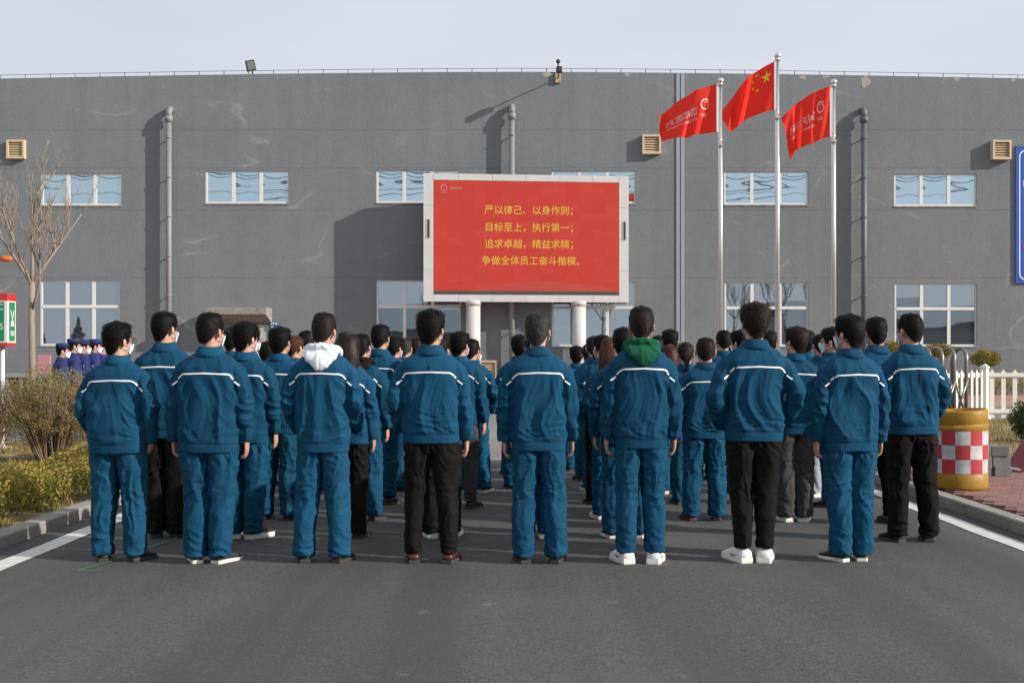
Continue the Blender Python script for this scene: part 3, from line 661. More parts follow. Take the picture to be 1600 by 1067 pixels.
def flag(f, label, printing):
    nu, nv = 48, 28; V = []; F = []
    for i in range(nu+1):
        for j in range(nv+1): V.append(f(0.0 + i/nu, j/nv))
    for i in range(nu):
        for j in range(nv): a = i*(nv+1)+j; F.append((a, a+1, a+nv+2, a+nv+1))
    o = obj('flag', mesh('flag', V, F, True), M['flag_red']); tag(o, label, 'flag', 'red flags flying left from the poles')
    sv = []; sf = []
    for j in range(nv+1):
        p = f(0.0, j/nv); sv += [(p[0]-.03, p[1]-.012, p[2]), (p[0]+.05, p[1]-.012, p[2])]
        if j: sf.append((2*j-2, 2*j-1, 2*j+1, 2*j))
    obj('sleeve', mesh('sleeve', sv, sf), M['flag_sleeve'], o)
    for nm, (V2, F2), m in printing:          # (u, v) outlines laid on the cloth
        W = []
        for (u, v) in V2:
            p = np.array(f(u, v)); e = 0.004
            du = np.array(f(u+e, v))-p; dv = np.array(f(u, v+e))-p; n_ = np.cross(du, dv); n_ /= np.linalg.norm(n_)
            if n_[1] > 0: n_ = -n_
            W.append(p + n_*0.014)
        obj(nm, mesh(nm, W, F2, True), m, o)
    return o
def star_uv(cu, cv, r, rot, asp=1.5, sub=3):
    V = [(cu, cv)]; F = []; P = []
    for k in range(10):
        a = rot + math.pi*k/5; rr = r if k % 2 == 0 else r*0.382
        P.append((cu+rr*math.cos(a)/asp, cv+rr*math.sin(a)))
    V += P
    for k in range(10): F.append((0, 1+k, 1+(k+1) % 10))
    return V, F
def text_uv(body, u0, v0, h, asp=1.5, sub=True):
    tv, tf = text_mesh(body, h, fine=2); return [(u0+p[0]/asp, v0-p[1]) for p in tv], tf
def emblem_uv(cu, cv, r, asp=1.5):
    ev, ef = emblem_vf(r, 0.3, 20); return [(cu-p[0]/asp, cv-p[1]) for p in ev], ef
stars = [('star', star_uv(1/6, 0.25, 0.15, -math.pi/2), M['flag_yellow'])]
for a, b in ((10, 2), (12, 4), (12, 7), (10, 9)):
    ang = math.atan2(5-b, 5-a); stars.append(('star', star_uv(a/30, b/20, 0.05, ang), M['flag_yellow']))
f2 = flag_fn(1211, 95, 172, 1132, 170, 1136, 206, 0.4, 16)
flag(f2, 'red national flag with five yellow stars on the tallest pole', stars)
prn = lambda: [('emblem', emblem_uv(0.22, 0.36, 0.12), M['flag_white']), ('lettering', text_uv('国邦医药', 0.36, 0.55, 0.20), M['flag_white']), ('lettering', text_uv('GUOBANG PHARMA', 0.36, 0.68, 0.085), M['flag_white']), ('lettering', text_uv('国邦', 0.19, 0.62, 0.085), M['flag_white'])]
f1 = flag_fn(1121, 130, 207, 1032, 178, 1040, 219, 2.2, 9)
flag(f1, 'red company flag with white emblem on the pole nearest the screen', prn())
f3 = flag_fn(1298, 134, 214, 1221, 184, 1238, 243, 4.1, 10)
flag(f3, 'red company flag with white lettering on the right-hand pole', prn())

# ------------------------------------------------------------------ people
def grow(name, parts, voxel, smooth_it=4, smooth_f=0.5, keep=1.0):
    """joins closed pieces into one continuous skin (voxel union) and relaxes it"""
    mb = MB()
    for V, F in parts: mb.add(V, F)
    me = mesh(name, mb.V, mb.F); o = bpy.data.objects.new(name, me); COL.objects.link(o)
    r_ = o.modifiers.new('r', 'REMESH'); r_.mode = 'VOXEL'; r_.voxel_size = voxel
    s_ = o.modifiers.new('s', 'SMOOTH'); s_.factor = smooth_f; s_.iterations = smooth_it
    if keep < 1: d_ = o.modifiers.new('d', 'DECIMATE'); d_.ratio = keep
    bpy.context.view_layer.update()
    out = bpy.data.meshes.new_from_object(o.evaluated_get(bpy.context.evaluated_depsgraph_get()))
    out.name = name
    bpy.data.objects.remove(o); bpy.data.meshes.remove(me)
    out.polygons.foreach_set('use_smooth', [True]*len(out.polygons))
    return out
def get_vn(me):
    n = len(me.vertices); V = np.empty(n*3); N = np.empty(n*3)
    me.vertices.foreach_get('co', V); me.vertices.foreach_get('normal', N); return V.reshape(-1, 3), N.reshape(-1, 3)
def set_v(me, V): me.vertices.foreach_set('co', V.ravel()); me.update()
def ridge(n):
    r = 1 - 2*np.abs(n); return np.where(r > 0, r**1.35, r)*1.12
def limb(pts, rad, n=18):
    """limb tube resampled with a smooth bend"""
    P = np.array(pts, float); Rr = np.array([r if not np.isscalar(r) else (r, r) for r in rad], float)
    t = np.arange(len(P)); tt = np.linspace(0, len(P)-1, 6*(len(P)-1)+1)
    Q = np.stack([np.interp(tt, t, P[:, k]) for k in range(3)], 1); S = np.stack([np.interp(tt, t, Rr[:, k]) for k in range(2)], 1)
    for _ in range(3):
        Q[1:-1] = (Q[:-2]+2*Q[1:-1]+Q[2:])/4; S[1:-1] = (S[:-2]+2*S[1:-1]+S[2:])/4
    return tube_vf(Q, [tuple(x) for x in S], n, True, ref=(1, 0, 0))

HC = 1.604                       # head centre height of the 1.73 m figure
ARM = {'straight': ((.230, -.030, 1.11), (.244, .015, .865), (.242, .035, .70)),
       'fwd':      ((.246, -.050, 1.11), (.215, .11, .93), (.14, .18, .90)),
       'jacket':   ((.278, -.075, 1.12), (.205, .09, .92), (.13, .135, .88)),
       'pocket':   ((.264, -.085, 1.13), (.234, .0, .885), (.205, .05, .79))}
def Rz(a): c, s = math.cos(a), math.sin(a); return np.array(((c, -s, 0), (s, c, 0), (0, 0, 1)))
def Rx(a): c, s = math.cos(a), math.sin(a); return np.array(((1, 0, 0), (0, c, -s), (0, s, c)))

def hand_parts(w, tip, side, relaxed=True):
    """palm, four unequal bent fingers and a thumb; w wrist, tip direction point"""
    w = np.array(w); d = np.array(tip)-w; d /= np.linalg.norm(d)
    f = np.array((0, 1, 0.0)); f = f - d*np.dot(f, d); f /= np.linalg.norm(f)      # towards the thumb (forwards)
    inn = np.cross(d, f); 
    if inn[0]*side > 0: inn = -inn                                                  # palm faces the thigh
    parts = []
    pc = w + d*0.055
    parts.append(tube_vf([w-d*.02, w+d*.02, w+d*.06, w+d*.095], [(.022, .026), (.017, .034), (.016, .041), (.013, .040)], 14, True, ref=inn))
    L = (.068, .078, .072, .056); offs = (.028, .009, -.011, -.029)
    for k in range(4):
        b = w + d*0.085 + f*offs[k]
        curl = 0.55 + 0.12*k
        p1 = b + d*L[k]*0.45 + inn*0.008*curl
        p2 = p1 + d*L[k]*0.30*math.cos(curl) + inn*L[k]*0.34*math.sin(curl)
        p3 = p2 + d*L[k]*0.22*math.cos(curl*1.9) + inn*L[k]*0.28*math.sin(curl*1.9)
        parts.append(tube_vf([b-d*.012, p1, p2, p3], [.0095, .0092, .0088, .0075], 8, True, ref=f))
    tb = w + d*0.03 + f*0.03
    t1 = tb + d*0.03 + f*0.018 + inn*0.008; t2 = t1 + d*0.032 + f*0.002 + inn*0.006
    parts.append(tube_vf([tb-f*.014, t1, t2], [.013, .0115, .009], 8, True, ref=inn))
    return parts

def head_parts(T):
    c = lambda p: tuple(T(np.array(p, float)))
    rot = T.rot
    E = lambda p, r: ellip_vf(c(p), [q*T.sc for q in r], 20, 14, rot)
    P = [E((0, -.008, .026), (.074, .094, .088)), E((0, .030, -.040), (.060, .062, .078)), E((0, .052, -.090), (.036, .032, .030)),
         E((0, .088, .012), (.036, .014, .016)), E((0, .098, -.018), (.0125, .018, .026)), E((0, .088, -.062), (.024, .014, .013))]
    for s in (-1, 1):
        P.append(ellip_vf(c((s*.083, -.008, -.006)), (.0095, .022, .033), 16, 12, rot @ Rz(s*.35))); P.append(E((s*.042, .058, -.028), (.020, .02, .024)))
    return P
class HeadT:
    def __init__(s, yaw, tilt, hc, sc=1.0):
        s.rot = Rz(-yaw) @ Rx(tilt); s.hc = np.array(hc); s.sc = sc
    def __call__(s, p): return s.hc + s.rot @ (np.asarray(p)*s.sc)
    def matrix(s):
        m = Matrix([[*(s.rot[i]*s.sc), s.hc[i]] for i in range(3)] + [[0, 0, 0, 1]]); return m

def make_arch(key, w=1.0, armL='straight', armR='straight', yaw=0, tilt=0, leg='loose', stance=0.10, seed=0, sh=1.0, belly=0.0, hem=.79, bvox=.0075, cvox=.0079, splay=12, tall_leg=.022):
    """one figure: body, jacket, trousers, collar, stripe"""
    A = {'key': key}
    hip = 0.0
    Th = HeadT(R(yaw), R(tilt), (0, .010, HC), 1.03); A['head'] = Th
    arms = {}
    for s, nm in ((-1, armL), (1, armR)):
        e, wr, tp = [np.array(p) * np.array((s, 1, 1)) for p in ARM[nm]]
        e[0] *= (0.55+0.45*w)*sh; wr[0] *= (0.6+0.4*w)*sh; tp[0] *= (0.6+0.4*w)*sh
        arms[s] = (np.array((s*.180*sh*(0.7+0.3*w), -.010, 1.346)), e, wr, tp)
    # ---- body
    P = head_parts(Th)
    P.append(tube_vf([Th((0, -.015, -.03)), (0, -.008, 1.52), (0, -.012, 1.46), (0, -.012, 1.40)], [.054, .055, .060, .085], 18))
    P.append(loft_vf([sring(0, 0, .80, .14*w, .095*w), sring(0, 0, .90, .165*w, .115*w), sring(0, 0, 1.02, .145*w, .10*w), sring(0, -.005, 1.2, .165*w, .112*w), sring(0, -.01, 1.33, .185*sh, .11), sring(0, -.012, 1.41, .15*sh, .085), sring(0, -.012, 1.45, .07, .06)]))
    for s in (-1, 1):
        sh_, e, wr, tp = arms[s]
        P.append(limb([sh_, e, wr], [.055, .043, .029])); P += hand_parts(wr, tp, s)
        hx = s*.085*w; ax = s*stance
        P.append(limb([(hx, 0, .88), (hx*.6+ax*.4, .012, .49), (ax, -.015, .09)], [.085*w, .055, .038]))
        sp = R(splay)*s; P.append(ellip_vf((ax+.04*math.sin(sp), .030, .042), (.029, .080, .022), 12, 8, Rz(-sp)))
    A['body'] = grow('body_'+key, P, bvox, 3, .5, .34)
    A['body'].materials.append(M['skin'])
    # ---- jacket
    j = w; bl = belly
    SR = lambda y_, z_, a_, b_, e_=2.7: sring(0, y_, z_, a_, b_, 40, e_)
    rings = [SR(.0, hem, .191*j, .131*j+bl*.7), SR(.0, hem+.045, .192*j, .132*j+bl*.8), SR(-.003, hem+.06, .1925*j, .132*j+bl*.85), SR(-.005, hem+.10, .194*j, .135*j+bl), SR(-.006, hem+.19, .194*j, .136*j+bl),
             SR(-.010, 1.10, .194*j, .135*j+bl*.6), SR(-.018, 1.22, .199*j, .132), SR(-.024, 1.31, .204*sh*(0.7+.3*w), .126), SR(-.025, 1.36, .202*sh*(.7+.3*w), .118), SR(-.022, 1.395, .188*sh*(.7+.3*w), .104, 2.5), SR(-.018, 1.425, .158*sh, .092, 2.3), SR(-.014, 1.450, .116, .083, 2.1), SR(-.010, 1.470, .092, .076, 2), SR(-.008, 1.488, .080, .072, 2)]
    P = [loft_vf(rings)]
    for s in (-1, 1):
        sh_, e, wr, tp = arms[s]
        dirw = (wr-e)/np.linalg.norm(wr-e)
        cuff = wr + dirw*0.012
        P.append(limb([sh_+np.array((-s*.05, -.004, .018)), sh_+np.array((s*.004, -.006, -.008)), (sh_*.55+e*.45)+np.array((s*.006, -.006, 0)), e, (e+wr)/2+np.array((0, 0, -.01)), wr-dirw*.045, cuff], [(.050, .068), (.060, .075), (.060, .074), (.056, .066), (.053, .060), (.050, .055), (.046, .050)], 20))
    jm = grow('jacket_'+key, P, cvox, 4)
    V, N = get_vn(jm)
    so = seed*17.3
    x, y, z = V[:, 0], V[:, 1], V[:, 2]
    torso = 1 - sstep(.180*w*sh, .215*w*sh, np.abs(x))
    back = sstep(.02, -.06, y)
    wq = pnoise(V*np.array((3, 3, 2.5))+so)
    wq2 = pnoise(V*np.array((7, 7, 5))+so+9)
    ftor = torso*sstep(hem+.04, hem+.12, z)
    # long folds hanging from the yoke, spreading downwards
    fan = x/(1+.55*np.clip(1.33-z, 0, 1))
    vert = ridge(pnoise(np.stack([fan*8.5+wq*1.0, y*2.0, z*1.0+so], 1)))
    d = ftor*sstep(1.36, 1.20, z)*.0200*(vert-.5)
    vert2 = ridge(pnoise(np.stack([x*24+wq*2+wq2, y*3, z*2.6+so+7], 1)))
    d += ftor*sstep(1.36, 1.25, z)*.0034*(vert2-.4)
    d += torso*sstep(1.47, 1.41, z)*sstep(1.26, 1.34, z)*.0055*ridge(pnoise(np.stack([x*11+z*5*np.sign(x)+wq, y*4, z*5+so+4], 1)))
    diag = ridge(pnoise(np.stack([(np.abs(x)+z*.62)*11+so+wq, y*3, (z-np.abs(x)*.7)*2.6+np.sign(x)*5], 1)))
    d += ftor*sstep(.05, .14, np.abs(x))*sstep(.92, 1.06, z)*sstep(1.34, 1.2, z)*.0150*(diag-.4)          # pull from the armpits
    low = sstep(hem+.30, hem+.12, z)*sstep(hem+.06, hem+.10, z)
    d += torso*low*.0085*(ridge(pnoise(np.stack([x*8+so+z*6*np.sign(wq), y*8, z*15+wq*2+so], 1)))-.4)
    hb = sstep(hem+.075, hem+.06, z)*torso
    d += hb*.0012*np.sin(np.arctan2(y, x)*60)
    d -= torso*.0035*np.exp(-((z-hem-.062)/.008)**2)
    # sleeves
    slv = 1-torso
    el = np.where(x[:, None] < 0, arms[-1][1][None], arms[1][1][None])
    de = np.exp(-((z-el[:, 2])/.15)**2)
    sg = np.sign(x)*4.3
    d += slv*sstep(1.40, 1.30, z)*(.0070+.0100*de)*(ridge(pnoise(np.stack([x*7+so+sg, y*8+z*7, z*9-y*9+so+wq], 1)))-.35)
    d += slv*sstep(1.40, 1.30, z)*.008*(ridge(pnoise(np.stack([x*14+sg+so, y*14, z*3.0+so], 1)))-.4)
    # armhole and yoke seams
    arm_line = np.exp(-((np.abs(x)-(.176*w*sh+.03*sstep(1.3, 1.1, z)))/.007)**2)*sstep(1.06, 1.14, z)*back
    d -= arm_line*.006
    set_v(jm, V+N*d[:, None]); jm.materials.append(M['uniform']); A['jacket'] = jm
    bvh = BVHTree.FromPolygons([v.co[:] for v in jm.vertices], [tuple(p.vertices) for p in jm.polygons])
    def ribbon(name, pts, wd):
        P2 = []
        for i in range(len(pts)-1):
            n_ = max(2, int(np.linalg.norm(np.array(pts[i+1])-np.array(pts[i]))/.011))
            for t in range(n_): P2.append(np.array(pts[i])+(np.array(pts[i+1])-np.array(pts[i]))*t/n_)
        P2.append(np.array(pts[-1])); P2 = np.array(P2)
        T = np.gradient(P2, axis=0); T /= np.linalg.norm(T, axis=1)[:, None]+1e-9
        nr = np.stack([-T[:, 1], T[:, 0]], 1)
        Vv = []; Ff = []
        for sgn in (-1, 1):
            for p, q in zip(P2, nr):
                X, Z = p+q*sgn*wd/2
                h = bvh.ray_cast(Vector((X, -.6, Z)), Vector((0, 1, 0)))
                yy = h[0].y if h[0] is not None else -.05
                Vv.append([X, yy, Z])
        m_ = len(P2); Vv = np.array(Vv)
        for k in (0, m_):                        # relax so that the tape lies taut
            for _ in range(2): Vv[k+1:k+m_-1, 1] = (Vv[k:k+m_-2, 1]+Vv[k+1:k+m_-1, 1]+Vv[k+2:k+m_, 1])/3
        Vv[:, 1] -= .0045
        for i in range(m_-1): Ff.append((i, i+1, m_+i+1, m_+i))
        # give it thickness towards the cloth
        n0 = len(Vv); Vv = np.vstack([Vv, Vv+np.array((0, .007, 0))])
        for i in range(m_-1): Ff += [(n0+i, i, i+1, n0+i+1)][:1]; Ff.append((m_+i, n0+m_+i, n0+m_+i+1, m_+i+1))
        return mesh(name, Vv, Ff, True)
    sz = 1.318; q = .172*sh*(.7+.3*w)
    jt = random.uniform(-.006, .006)
    A['stripe'] = ribbon('stripe', [(-q-.014, sz-.036), (-q+.006, sz-.012+jt), (-q+.03, sz), (0, sz+.006), (q-.03, sz), (q-.006, sz-.010-jt), (q+.012, sz-.036)], .0118)
    A['sl'] = ribbon('sleeve_stripe', [(-q-.055, sz-.078), (-q-.018, sz-.05)], .0118)
    A['sr'] = ribbon('sleeve_stripe', [(q+.018, sz-.05), (q+.055, sz-.078)], .0118)
    for k_ in ('stripe', 'sl', 'sr'): A[k_].materials.append(M['stripe'])
    # ---- turned-down collar
    prof = [(-.006, 1.450), (-.012, 1.492), (-.010, 1.503), (-.004, 1.507), (.004, 1.500), (.019, 1.472), (.036, 1.440), (.032, 1.435), (.010, 1.462)]
    n_ = 40; CV = []; CF = []
    for k in range(n_):
        a = 2*math.pi*k/n_
        for (o_, zz) in prof:
            fr = max(0, math.sin(a)); lift = -.018*fr
            CV.append(((.076+o_)*math.cos(a)*1.02, -.006+(.074+o_*1.05)*math.sin(a), zz+lift+.003*math.sin(3*a+seed)))
    m_ = len(prof)
    for k in range(n_):
        k2 = (k+1) % n_
        for i in range(m_): i2 = (i+1) % m_; CF.append((k*m_+i, k2*m_+i, k2*m_+i2, k*m_+i2))
    A['collar'] = mesh('collar', CV, CF, True); A['collar'].materials.append(M['uniform'])
    # ---- trousers
    kr, cr, hr = {'loose': (.087, .080, .076), 'slim': (.074, .064, .054), 'regular': (.081, .073, .067)}[leg]
    P = [loft_vf([sring(0, .004, .765, .125*w, .09*w), sring(0, -.002, .81, .168*w, .112*w), sring(0, -.006, .86, .176*w, .120*w), sring(0, 0, .96, .160*w, .112*w), sring(0, 0, 1.0, .150*w, .105*w)])]
    for s in (-1, 1):
        hx = s*.088*w; ax = s*stance
        P.append(ellip_vf((hx*.95, -.034, .85), (.082*w, .076*w, .095), 16, 12))
        P.append(limb([(hx, -.004, .90), (hx*1.02, -.006, .77), (hx*.6+ax*.4, .010, .50), (ax*.9+hx*.1, -.022, .30), (ax, -.020, .030+tall_leg)], [(.094*w, .106*w), (.098*w, .106*w), (kr*(.6+.4*w), kr*1.04*(.6+.4*w)), (cr, cr*1.08), (hr, hr*1.18)], 22))
    tm = grow('trousers_'+key, P, cvox*.9, 4)
    V, N = get_vn(tm); x, y, z = V[:, 0], V[:, 1], V[:, 2]; ax_ = np.abs(x)
    loose = {'loose': 1.0, 'regular': .8, 'slim': .65}[leg]
    sgn = np.sign(x)*3.1
    wq = pnoise(V*np.array((5, 5, 4))+so+sgn[:, None]); wq2 = pnoise(V*np.array((9, 9, 7))+so+2)
    # broken, slanting creases bunching at the hem and behind the knee
    crease = ridge(pnoise(np.stack([x*9+so+sgn+z*5, y*9-z*4, z*13+wq*2.2], 1)))
    crease2 = ridge(pnoise(np.stack([x*8+so-sgn-z*8, y*8+z*5, z*11+wq*2.0+5], 1)))
    d = .0125*loose*sstep(.34, .06, z)*(crease-.4)
    d += .0100*loose*np.exp(-((z-.50)/.13)**2)*(crease2-.4)
    vert = ridge(pnoise(np.stack([x*15+sgn+wq*1.4, y*12+so, z*1.7+so], 1)))
    d += .0105*loose*sstep(.10, .35, z)*sstep(.86, .74, z)*(vert-.4)
    fan = ridge(pnoise(np.stack([(ax_*1.0+z*.75)*13+so+sgn+wq, y*3, (z-ax_)*3], 1)))
    d += .0110*np.exp(-((z-.76)/.10)**2)*sstep(.05, -.03, y)*(fan-.4)
    d += .004*ridge(wq2)*sstep(.9, .8, z)
    d -= .007*np.exp(-(x/.007)**2)*sstep(.74, .80, z)                              # seat seam
    set_v(tm, V+N*d[:, None]); tm.materials.append(M['uniform']); A['trousers'] = tm
    A['stance'] = stance; A['splay'] = splay; A['lift'] = tall_leg
    return A

# ---- hair, masks, spectacles, hoods, shoes (head-local meshes)
HZ = np.array((.122, .112, .09, .06, .03, 0, -.03, -.06, -.10)); 
HA = np.array((.004, .034, .059, .0725, .0755, .0745, .068, .058, .051)); HB = np.array((.005, .046, .076, .0925, .0975, .095, .083, .067, .058)); HY = np.array((-.008, -.008, -.008, -.008, -.008, -.010, -.015, -.021, -.026))
def hair_pt(phi, z, off):
    a = np.interp(-z, -HZ, HA)+off; b = np.interp(-z, -HZ, HB)+off; cy = np.interp(-z, -HZ, HY)
    sn = min(1.0, max(0.0, (z-.03)/.092)); a -= off*(1-math.sqrt(1-sn*sn)); b -= off*(1-math.sqrt(1-sn*sn))
    return np.array((max(a, .002)*math.sin(phi), cy+max(b, .002)*math.cos(phi), z+off*sn))
def hairline(phi, nape):
    p = abs((phi+math.pi) % (2*math.pi)-math.pi); d = math.degrees(p)
    return float(np.interp(d, (0, 35, 52, 62, 72, 80, 98, 108, 125, 150, 180), (.066, .062, .045, .0, -.018, .010, .018, -.012, nape*.72, nape, nape)))
def make_hair(name, nape=-.072, thick=.012, top=.010, messy=1.0, n=2600, length=.04, seed=1, fade=.0):
    rg = random.Random(seed); V = []; F = []
    na, nb = 56, 18
    thk = lambda phi, t: (thick + top*max(0, 1-1.6*t))*(1-t**4)*(1-(.35+.5*fade)*t) + .0025
    for i in range(na):
        phi = 2*math.pi*i/na; zl = hairline(phi, nape)
        for k in range(nb+1):
            t = k/nb; z = .122-(.122-zl)*(1-math.cos(t*math.pi/2))**0.9 if t < 1 else zl
            o = thk(phi, t) + .0035*messy*math.sin(phi*9+t*13+seed)*math.sin(t*7+phi*3)*(1-t)
            V.append(hair_pt(phi, z, o))
        V.append(hair_pt(phi, zl-.004, -.012))
    m_ = nb+2
    for i in range(na):
        i2 = (i+1) % na
        for k in range(m_-1): F.append((i*m_+k, i*m_+k+1, i2*m_+k+1, i2*m_+k))
    # locks
    wh = rg.uniform(-.6, .6)
    for _ in range(n):
        phi = rg.uniform(0, 2*math.pi); zl = hairline(phi, nape); t = rg.random()**.75
        z = .122-(.122-zl)*(1-math.cos(t*math.pi/2))**.9
        ln = length*rg.uniform(.6, 1.2)*(1-.45*t)*(1-fade*t*.6); sw = rg.gauss(.0, .35*messy)+.35*math.sin(phi*2+wh+seed)
        o0 = thk(phi, t)-.003
        pts = []
        for s_ in range(4):
            q = s_/3; z2 = max(zl-.010, z-ln*q*(1-.15*q)); ph2 = phi+sw*ln*q/.08
            lift = (.005+.008*messy*rg.random()*(1-.7*t))*math.sin(math.pi*min(1, q*.75))
            p = hair_pt(ph2, z2, o0+lift-(.004 if s_ == 3 else 0)*t)
            if t < .12: p = p + np.array((.5*ln*q*math.sin(ph2), .5*ln*q*math.cos(ph2), 0))*.5
            pts.append(p)
        wdt = rg.uniform(.0007, .0018)
        side = np.array((math.cos(phi), -math.sin(phi), 0))
        b = len(V)
        for s_ in range(4):
            ww = wdt*(1, .95, .7, .12)[s_]; V += [pts[s_]-side*ww, pts[s_]+side*ww]
        for s_ in range(3): F.append((b+2*s_, b+2*s_+1, b+2*s_+3, b+2*s_+2))
    return mesh(name, V, F, True)
def fall(V, F, start, n, drop, spread, seed, wid=.006, back=.03):
    rg = random.Random(seed)
    for _ in range(n):
        phi, z0, o0 = start(rg)
        p = hair_pt(phi, z0, o0); b = len(V); dx = rg.gauss(0, spread); ln = drop*rg.uniform(.75, 1.05)
        side = np.array((math.cos(phi), -math.sin(phi), 0))
        for s_ in range(6):
            q = s_/5; r_ = p + np.array((dx*q*math.cos(phi), -abs(dx)*.3*q*math.sin(phi)*0-back*math.sin(q*2.2), -ln*q)) + np.array((.004*math.sin(q*9+phi*5), .004*math.cos(q*7+phi*8), 0))
            ww = wid*(1, 1, 1, .9, .7, .2)[s_]; V += [r_-side*ww, r_+side*ww]
        for s_ in range(5): F.append((b+2*s_, b+2*s_+1, b+2*s_+3, b+2*s_+2))
def hair_from(me):
    return [v.co[:] for v in me.vertices], [tuple(p.vertices) for p in me.polygons]
def make_long(name, seed):
    V, F = hair_from(make_hair('tmp', -.07, .016, .006, .4, 1200, .06, seed)); V = [np.array(v) for v in V]
    fall(V, F, lambda rg: (math.pi+rg.uniform(-1.75, 1.75), rg.uniform(-.03, .07), .012+rg.uniform(0, .012)), 900, .21, .012, seed)
    return mesh(name, V, F, True)
def make_pony(name, seed):
    V, F = hair_from(make_hair('tmp', -.066, .010, .004, .25, 1600, .06, seed)); V = [np.array(v) for v in V]
    rg = random.Random(seed)
    V2, F2 = tube_vf([(0, -.095, .015), (0, -.125, .012), (0, -.14, -.03), (0, -.135, -.10), (.005, -.13, -.17)], [.016, .024, .028, .024, .006], 12)
    b = len(V); V += [np.array(v) for v in V2]; F += [tuple(i+b for i in f) for f in F2]
    for _ in range(420):
        a = rg.uniform(0, 2*math.pi); b = len(V); r0 = rg.uniform(.010, .030)
        for s_ in range(6):
            q = s_/5; c = np.array((np.interp(q, (0, 1), (0, .006)), np.interp(q, (0, .25, .5, 1), (-.10, -.132, -.142, -.13)), np.interp(q, (0, .25, .5, 1), (.015, .0, -.06, -.185))))
            rr = r0*(.5+1.1*math.sin(min(1, q*1.25+.15)*math.pi)*.8); p = c+np.array((rr*math.cos(a), rr*math.sin(a), 0)); ww = .004*(1-.8*q)
            V += [p-np.array((ww, 0, 0)), p+np.array((ww, 0, 0))]
        for s_ in range(5): F.append((b+2*s_, b+2*s_+1, b+2*s_+3, b+2*s_+2))
    return mesh(name, V, F, True)
HAIR = {'tidy': make_hair('hair_tidy', -.078, .011, .010, .8, 6000, .042, 3), 'messy': make_hair('hair_tousled', -.080, .015, .014, 1.8, 6500, .05, 5),
        'crop': make_hair('hair_cropped', -.070, .007, .010, .8, 6500, .028, 8, .5), 'full': make_hair('hair_full', -.084, .016, .010, 1.1, 6500, .055, 12),
        'long': make_long('hair_long', 21), 'pony': make_pony('hair_ponytail', 33)}
def shell(phi0, phi1, z0, z1, off, n=14, m_=8, bulge=.0):
    """patch over the face, head-local"""
    V = []; F = []
    for i in range(n+1):
        ph = phi0+(phi1-phi0)*i/n; u = abs(2*i/n-1)
        for k in range(m_+1):
            z = z0+(z1-z0)*k/m_; z = z*(1-.55*u*u)+(-.045)*.55*u*u
            a = np.interp(z, (-.115, -.09, -.05, 0), (.040, .050, .060, .068))+off; b = np.interp(z, (-.115, -.09, -.05, -.02, 0), (.072, .080, .098, .106, .095))+off+bulge*(1-u)
            V.append((a*math.sin(ph), .002+b*math.cos(ph), z))
    for i in range(n):
        for k in range(m_): q = i*(m_+1)+k; F.append((q, q+1, q+m_+2, q+m_+1))
    return V, F
mk = MB().add(*shell(-1.12, 1.12, -.112, -.008, .009, bulge=.010))
for s_ in (-1, 1):
    for zz in (-.02, -.06):
        mk.tube([(s_*.064, .035, -.045+(zz+.04)*.6), (s_*.079, .005, (zz)*.8), (s_*.084, -.022, zz*.55)], .0022, 5)
MASK = mesh('mask', mk.V, mk.F, True)
gl = MB()
for s_ in (-1, 1):
    gl.tube([(s_*(.034+.024*math.cos(a)), .112, .008+.019*math.sin(a)) for a in np.linspace(0, 2*math.pi, 16)], .0022, 6)
    gl.tube([(s_*.058, .110, .012), (s_*.078, .06, .014), (s_*.082, -.012, .012)], .0025, 6)
gl.tube([(-.01, .114, .01), (.01, .114, .01)], .002, 6)
GLASSES = mesh('glasses', gl.V, gl.F, True)
def make_hood():
    P = []
    ring = [(.098*math.cos(a)*1.05, -.012+.098*math.sin(a), 1.475-.03*math.sin(a)-.012*(math.sin(a) > 0)) for a in np.linspace(0, 2*math.pi, 28)]
    P.append(tube_vf(ring, [(.024, .034)]*28, 12, False, ref=(0, 0, 1)))
    P.append(loft_vf([sring(0, -.070, 1.485, .112, .040, 28, 2), sring(0, -.092, 1.465, .126, .048, 28, 2.2), sring(0, -.118, 1.435, .120, .046, 28, 2.2), sring(0, -.136, 1.405, .094, .038, 28, 2.2), sring(0, -.146, 1.372, .058, .030, 28, 2), sring(0, -.150, 1.345, .020, .016, 28, 2)]))
    h = grow('hood', P, .008, 5)
    V, N = get_vn(h); x, y, z = V.T
    d = .006*ridge(pnoise(np.stack([x*6+3, y*6, z*15+np.abs(x)*16], 1))) + .004*ridge(pnoise(np.stack([x*13, y*9, z*9+7], 1))) - .006*np.exp(-(x/.005)**2)*sstep(1.46, 1.42, z)*sstep(0, -.1, y)
    set_v(h, V+N*d[:, None]); return h
HOOD = make_hood()
